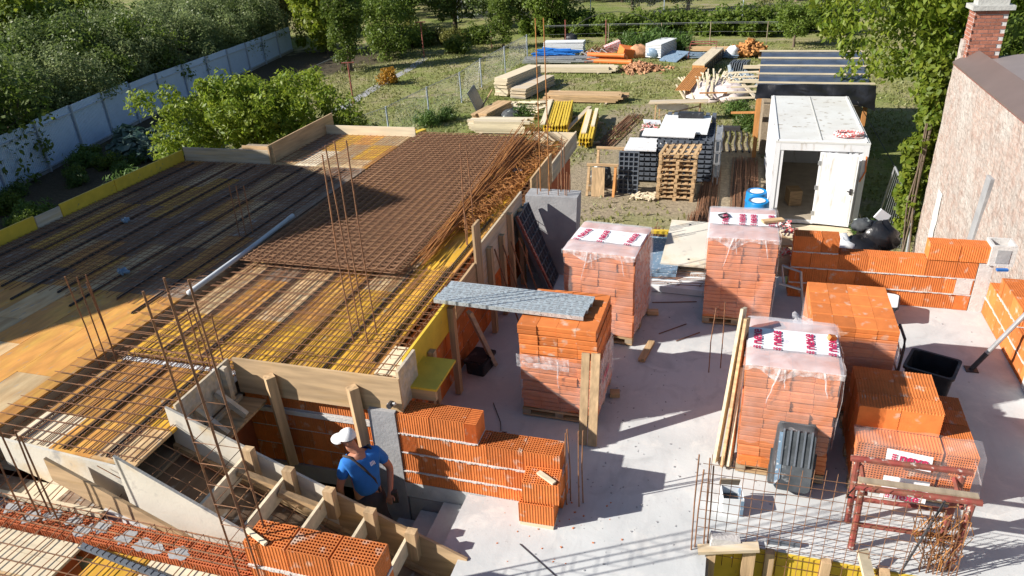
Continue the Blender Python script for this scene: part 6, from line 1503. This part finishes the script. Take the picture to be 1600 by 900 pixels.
# clothes-line posts, path
for i, (x, y, h_) in enumerate(((-18.8, 33.9, 2.05), (-20.1, 46.6, 2.25))):
    t = wthing('line_post', ('red T-shaped clothes-line post nearest the walnut tree', 'red T-shaped clothes-line post farther along the path')[i], 'post', (x, y, GZ))
    MB().tube([(x, y, GZ), (x, y, GZ + h_)], .04, 8).build('pole', 'red_paint', t, True); MB().tube([(x - .3, y - .1, GZ + h_), (x + .3, y + .1, GZ + h_)], .035, 8).build('cross_arm', 'red_paint', t, True)
for i, (x, y) in enumerate(((-16.5, 50.2), (-11.4, 50.8), (-8.6, 50.6))): MB().tube([(x, y, GZ), (x, y, GZ + 1.7)], .045, 6).build('garden_stake', 'red_paint', None, True, label=('red stake by the flowering bushes at the far lawn', 'red stake behind the white panel pack', 'red stake at the hoop frame')[i], cat='stake')
tag(MB().add([(-19.2, 32.0, GZ + .006), (-18.6, 32.0, GZ + .006), (-19.1, 38, GZ + .006), (-19.3, 43, GZ + .006), (-19.8, 47, GZ + .006), (-20.4, 47, GZ + .006), (-19.8, 43, GZ + .006), (-19.7, 38, GZ + .006)], [(0, 1, 2, 7), (7, 2, 3, 6), (6, 3, 4, 5)]).build('path', 'concrete_grey'), kind='structure')
t = wthing('hoop_frame', 'thin arched hoop frame standing in the weeds at the back', 'hoop', (-9, 50, GZ))
MB().tube([(-11.2 + 3.4 * (1 - math.cos(a)), 49.6, GZ + 2.3 * math.sin(a)) for a in [math.pi * k / 20 for k in range(21)]], .018, 5).build('hoop', 'steel_dark', t, True)
sack((-11.2, 51.6, GZ + .3), (.5, .3, .4), 2).build('tyre_heap', 'plastic_black', None, True, True, label='dark heap under the trees left of the hoop frame', cat='heap')

# ================================================================== PLANTS
def npr(seed): return np.random.RandomState(seed)
def leaves(seed, n, clumps, leaf, spread, aspect=.55, droop=0.3, outw=.8):
    """leaf quads gathered in clumps; clumps: array (k,4) of centre and radius"""
    g = npr(seed); k = g.randint(0, len(clumps), n); c = clumps[k]
    d = g.normal(size=(n, 3)); d /= np.linalg.norm(d, axis=1)[:, None]
    rr = g.uniform(.35, 1, n) ** .6
    p = c[:, :3] + d * (c[:, 3] * rr * spread)[:, None]
    nrm = d * outw + g.normal(size=(n, 3)) * .55 + np.array([0, 0, .55]); nrm /= np.linalg.norm(nrm, axis=1)[:, None]
    a = np.cross(nrm, g.normal(size=(n, 3))); a /= np.linalg.norm(a, axis=1)[:, None]
    a[:, 2] -= droop; a /= np.linalg.norm(a, axis=1)[:, None]; b = np.cross(nrm, a)
    b /= np.linalg.norm(b, axis=1)[:, None]
    s = leaf * g.uniform(.6, 1.3, n)[:, None]
    return np.stack([p - a * s, p + b * s * aspect, p + a * s, p - b * s * aspect], 1)
def crown_clumps(seed, n, rx, ry, rz, zc, size, shell=.45):
    g = npr(seed); d = g.normal(size=(n, 3)); d /= np.linalg.norm(d, axis=1)[:, None]; r = g.uniform(shell, 1, n)
    lump = 1 + .22 * np.sin(d[:, 0] * 3.1 + seed) + .18 * np.sin(d[:, 1] * 4.3 + seed * 2) + .1 * np.sin(d[:, 2] * 5)
    return np.column_stack([d[:, 0] * rx * r * lump, d[:, 1] * ry * r * lump, zc + d[:, 2] * rz * r * lump, size * g.uniform(.6, 1.35, n)])
TREES = {}
def tree_kind(key, seed, rx, rz, zc, nl, leaf, material, ncl, csize, th, tr, shell=.45, aspect=.55, droop=.3, base=None):
    cl = crown_clumps(seed, ncl, rx, rx, rz, zc, csize, shell)
    if base is not None: cl[:, 2] = np.maximum(cl[:, 2], base)
    me = quads('crown', leaves(seed + 1, nl, cl, leaf, 1, aspect, droop), material)
    b = MB(); g = random.Random(seed)
    b.tube([(0, 0, 0), (g.uniform(-.05, .05), 0, th * .5), (g.uniform(-.1, .1), g.uniform(-.1, .1), th)], [tr * 1.25, tr, tr * .75], 8)
    for k in range(7):
        c = cl[g.randrange(len(cl))]; b.tube([(0, 0, th * g.uniform(.6, 1)), (c[0] * .45, c[1] * .45, th + (c[2] - th) * .5), (c[0] * .9, c[1] * .9, c[2])], [tr * .6, tr * .35, tr * .1], 5)
    TREES[key] = (me, b.mesh('trunk', 'bark'))
def plant(name, key, loc, label, cat, s=1, rz=0, group=None, sz=None):
    t = thing(name, label, cat, loc, rz, group); cm, tm = TREES[key]
    obj('crown', cm, t, scale=(s, s, sz or s)); obj('trunk', tm, t, scale=(s, s, sz or s)); return t
tree_kind('walnutL', 11, 2.9, 1.75, 3.0, 30000, .095, 'leaf_walnut', 210, .45, 2.0, .13, .35, .42, .6)
tree_kind('walnutR', 23, 4.2, 3.2, 5.2, 36000, .12, 'leaf_walnut', 260, .62, 3.4, .22, .35, .45, .8)
tree_kind('shrubA', 31, 1.7, 2.0, 2.1, 6500, .085, 'leaf_grey', 80, .55, 1.0, .08, .45, .4, .1)
tree_kind('shrubB', 37, 2.0, 2.1, 2.2, 6800, .09, 'leaf_dark', 80, .6, 1.0, .09, .45, .45, .1)
tree_kind('shrubC', 41, 1.8, 1.9, 2.0, 6500, .095, 'leaf_mid', 70, .6, 1.0, .08, .45, .5, .1)
tree_kind('bright', 47, 2.0, 2.6, 3.1, 9000, .15, 'leaf_bright', 80, .62, 1.5, .1, .4, .6, .5)
tree_kind('poplar', 53, .95, 2.3, 2.7, 8500, .085, 'leaf_mid', 80, .42, 1.2, .1, .3, .55, .2)
tree_kind('orchard', 59, 2.1, 1.6, 2.9, 7000, .12, 'leaf_mid', 60, .62, 1.7, .12, .45, .5, .3)
tree_kind('orchardD', 61, 2.3, 1.9, 3.0, 7500, .12, 'leaf_dark', 60, .65, 1.7, .14, .45, .5, .3)
tree_kind('bush', 67, .9, .65, .62, 3200, .085, 'leaf_mid', 30, .33, .4, .04, .4, .5, .2, .15)
tree_kind('bushO', 71, .55, .36, .34, 1600, .06, 'leaf_orange', 22, .22, .2, .03, .4, .5, .1, .1)
tree_kind('bushY', 73, 1.0, .55, .5, 2600, .07, 'leaf_olive', 28, .32, .3, .03, .4, .4, .1, .12)
tree_kind('cabbage', 79, .34, .18, .26, 260, .16, 'leaf_blue', 9, .2, .2, .03, .3, .8, .2, .12)
tree_kind('weedtuft', 83, .7, .35, .3, 1500, .11, 'weed', 24, .3, .1, .015, .3, .18, -.6, .05)
tree_kind('willow', 89, 2.4, 2.2, 3.2, 9000, .12, 'leaf_olive', 80, .65, 1.9, .14, .4, .4, .5)
plant('walnut_tree', 'walnutL', (-14.6, 20.0, -2.35), 'sunlit green walnut tree growing just beyond the far left rim of the deck', 'tree', .86, 20, sz=.80)
plant('walnut_tree', 'walnutL', (-12.0, 20.5, -3.3), 'smaller sunlit walnut crown behind the tan board on edge', 'tree', .62, 140, sz=.7)
plant('walnut_tree', 'walnutR', (7.7, 27.8, -2.7), 'large walnut tree overhanging the shelter beside the old house', 'tree', 1.0, 0)
plant('fruit_tree', 'orchard', (7.5, 20.6, -1.2), 'dark leafy branches behind the chimney of the old house', 'tree', .9, 60)
gl = 'shrubs in the dense hedge beyond the metal fence'
g = random.Random(5)
for k in range(34):
    f = k / 33; row = k % 2; s = tot * (1.02 * f) ; x, y = fpos(min(s, tot - .01)); key = ('shrubA', 'shrubC', 'shrubA', 'shrubB')[g.randrange(4)] if f < .62 else ('shrubB', 'shrubA')[g.randrange(2)]
    plant('hedge_shrub', key, (x - 2.0 - 3.0 * row + g.uniform(-.5, .5), y + g.uniform(-.6, .6), GZ), 'dense tall shrub in the dark hedge beyond the metal fence', 'shrub', g.uniform(.95, 1.3) * (1.0 if row == 0 else 1.12), g.uniform(0, 360), gl)
for k in range(12):
    plant('hedge_shrub', ('shrubC', 'shrubA', 'bright')[k % 3], (-39 - g.uniform(0, 6), 22 + k * 2.6, GZ), 'taller sunlit shrub behind the dark hedge', 'shrub', g.uniform(1.15, 1.35), g.uniform(0, 360), 'taller shrubs behind the hedge')
tag(MB().grid(lambda u, v: (-75 + 30 * u, 10 + 60 * v, GZ + .01 + .3 * noise3(u * 8, v * 8, 1)), 30, 30).build('meadow', 'ground'), kind='structure')
plant('small_tree', 'poplar', (-29.6, 28.6, GZ), 'small bright sapling poking out of the hedge over the metal fence', 'tree', .55, 0)
plant('leafy_tree', 'bright', (-28.3, 48.5, GZ), 'bright yellow-green tree at the far end of the metal fence', 'tree', 1.05, 30)
plant('poplar_tree', 'poplar', (-23.3, 42.3, GZ), 'slim upright tree beside the lawn, right of the bright tree', 'tree', 1.12, 30)
plant('leafy_tree', 'shrubC', (-22.8, 46.8, GZ), 'dark bushy tree right behind the slim upright tree', 'tree', 1.15, 130)
plant('pear_tree', 'poplar', (-15.6, 50.0, GZ), 'bushy small tree in the middle of the lawn behind the wire fence', 'tree', .92, 70, sz=.75)
oc = [(-26, 55), (-22, 59), (-18, 56), (-14, 60), (-19.5, 64), (-25, 66), (-31, 58), (-30, 65), (-13.5, 55.5), (-9.5, 66), (-4, 67), (1.5, 66), (7, 65), (12, 60), (10, 53), (-36, 55), (-36, 66)]
for k, (x, y) in enumerate(oc):
    plant('orchard_tree', ('orchard', 'orchardD', 'orchardD', 'willow')[k % 4], (x + g.uniform(-.6, .6), y, GZ), 'orchard tree with spreading crown at the far end of the gardens', 'tree', g.uniform(.85, 1.1), g.uniform(0, 360), 'orchard trees at the far end')
for k in range(40):
    plant('far_tree', ('orchardD', 'shrubB', 'willow', 'orchard')[k % 4], (-60 + k * 2.3 + g.uniform(-1, 1), 72 + g.uniform(0, 12), GZ), 'dark tree in the row closing the view at the top', 'tree', g.uniform(1.3, 1.9), g.uniform(0, 360), 'trees closing the view')
for k in range(17):
    x = -14.5 + k * 1.25 + g.uniform(-.3, .3)
    plant('vine_bush', 'bush', (x, 55.3 + g.uniform(-.5, .6) + .5 * math.sin(k), GZ), 'green leafy bush in the row behind the back wire fence', 'bush', g.uniform(1.2, 1.75), g.uniform(0, 360), 'bushes behind the back fence')
for k, (x, y) in enumerate(((-24.5, 51.5), (-22.6, 50.5), (-21.2, 52), (-19.6, 51), (-18.2, 52), (-24, 54))):
    plant('garden_bush', ('bushY', 'bush', 'bushY')[k % 3], (x, y, GZ), 'low yellowish garden bush at the far lawn by the path', 'bush', g.uniform(1.1, 1.5), k * 50, 'garden bushes by the path')
plant('flower_bush', 'bushO', (-18.9, 38.6, GZ), 'low orange flowering bush on the lawn beside the path', 'bush', 1.15, 0)
plant('garden_bush', 'bush', (-18.4, 48.2, GZ), 'single green weed bush right of the farther clothes-line post', 'bush', .95, 0)
for k in range(12):
    plant('cabbage', 'cabbage', (-24.6 + (k % 4) * .75 + g.uniform(-.15, .15), 24.2 + (k // 4) * .85 + g.uniform(-.15, .15), GZ), 'blue-green cabbage growing in the shaded bed by the metal fence', 'cabbage', g.uniform(1.3, 1.8), k * 40, 'cabbages in the bed')
for k, (x, y, s) in enumerate(((-7, 48.5, 1.6), (-5.8, 48, 1.5), (-5.2, 49, 1.7), (-6.4, 47.6, 1.3), (-4.2, 49.2, 1.5), (-3.4, 48.9, 1.4))):
    plant('weed_tuft', 'weedtuft', (x, y, GZ), 'tall bright green weeds around the white panel pack', 'weeds', s, k * 60, 'tall weeds at the back')
for k, (x, y, s) in enumerate(((-13.2, 30.2, .9), (-9.2, 31.6, .8), (-12.6, 31.0, .8), (.6, 30.8, .9), (.2, 33, .9), (4.0, 19.9, .7), (3.7, 20.2, .6), (-20.5, 20, 1.2), (-18.6, 18.6, 1.2), (-17, 17.6, 1.1))):
    plant('weed_tuft', 'weedtuft', (x, y, GZ), ('green weeds at the foot of the wire fence posts', 'green weeds among the timber near the deck', 'green weeds beside the dark leaning sheet', 'green weeds left of the shelter, nearer one', 'green weeds left of the shelter, farther one', 'green weeds at the foot of the site fence', 'small green weeds beside the site fence', 'grassy clump left of the walnut tree', 'grassy clump below the left rim of the deck', 'grassy clump nearest the yellow edge boards')[k], 'weeds', s, k * 60, 'weed clumps')
plant('fruit_tree', 'orchard', (3.2, 50, GZ), 'young thin tree with pale trunk behind the shelter', 'tree', .6, 30)
for k in range(26):
    x, y = -25.2 + 3.6 * g.random(), 16.5 + 13 * g.random()
    plant('bed_weed', 'weedtuft' if k % 3 else 'bush', (x - .12 * (y - 17), y, GZ), 'low plant in the shaded bed between deck and metal fence', 'weeds', g.uniform(.5, .95) if k % 3 else g.uniform(.4, .6), k * 47, 'plants in the shaded bed')
# vine on the corner of the old house
cl = []
gg = npr(3)
for k in range(90):
    z = -2.6 + 4.4 * gg.rand(); w_ = .45 * (1 - .3 * math.sin(z * 2)); cl.append((4.55 - gg.rand() * w_ + .15, 19.35 + gg.rand() * .4, z, .22))
t = wthing('climbing_vine', 'green climbing vine on the far corner of the old house', 'vine', (4.6, 19.4, GZ)); a = leaves(91, 6500, np.array(cl), .085, 1, .6, .5); a = a - np.array([4.6, 19.4, GZ]); obj('foliage', quads('foliage', a, 'leaf_walnut'), t)
b = MB()
for k in range(5): b.tube([(4.5 + wob(.1), 19.0 + wob(.2), GZ), (4.4 + wob(.15), 19.2, -1.6), (4.5 + wob(.1), 19.3, .4)], .02, 5)
b.build('stems', 'bark', t, True)
# grass blades over yard and lawn
gg = npr(17); n = 70000
P = np.column_stack([gg.uniform(-24, 10, n), gg.uniform(16, 52, n)])
for (cx, cy, rx, ry) in ((-1.8, 25.5, 3.6, 4.8), (1, 22, 3, 4), (-6.5, 22, 3, 3), (-24, 21, 4, 9)):
    P = P[((P[:, 0] - cx) / rx) ** 2 + ((P[:, 1] - cy) / ry) ** 2 > gg.uniform(.5, 1.2, len(P))]
wv = np.sin(P[:, 0] * .9) * np.sin(P[:, 1] * .7 + 1) + .6 * np.sin(P[:, 0] * 2.3 + P[:, 1] * 1.7); P = P[wv + gg.normal(size=len(P)) * .6 > -.35]
n = len(P); an = gg.uniform(0, 6.28, n); h_ = gg.uniform(.04, .12, n); w_ = gg.uniform(.02, .05, n)
c0 = np.column_stack([P, np.full(n, GZ)]); dx = np.column_stack([np.cos(an) * w_, np.sin(an) * w_, np.zeros(n)]); up_ = np.column_stack([gg.normal(size=n) * .04, gg.normal(size=n) * .04, h_])
o = obj('grass', quads('grass', np.stack([c0 - dx, c0 + dx, c0 + dx * .3 + up_, c0 - dx * .3 + up_], 1), 'grass_blade'))
tag(o, 'short patchy grass over the yard and lawn', 'grass', kind='stuff')
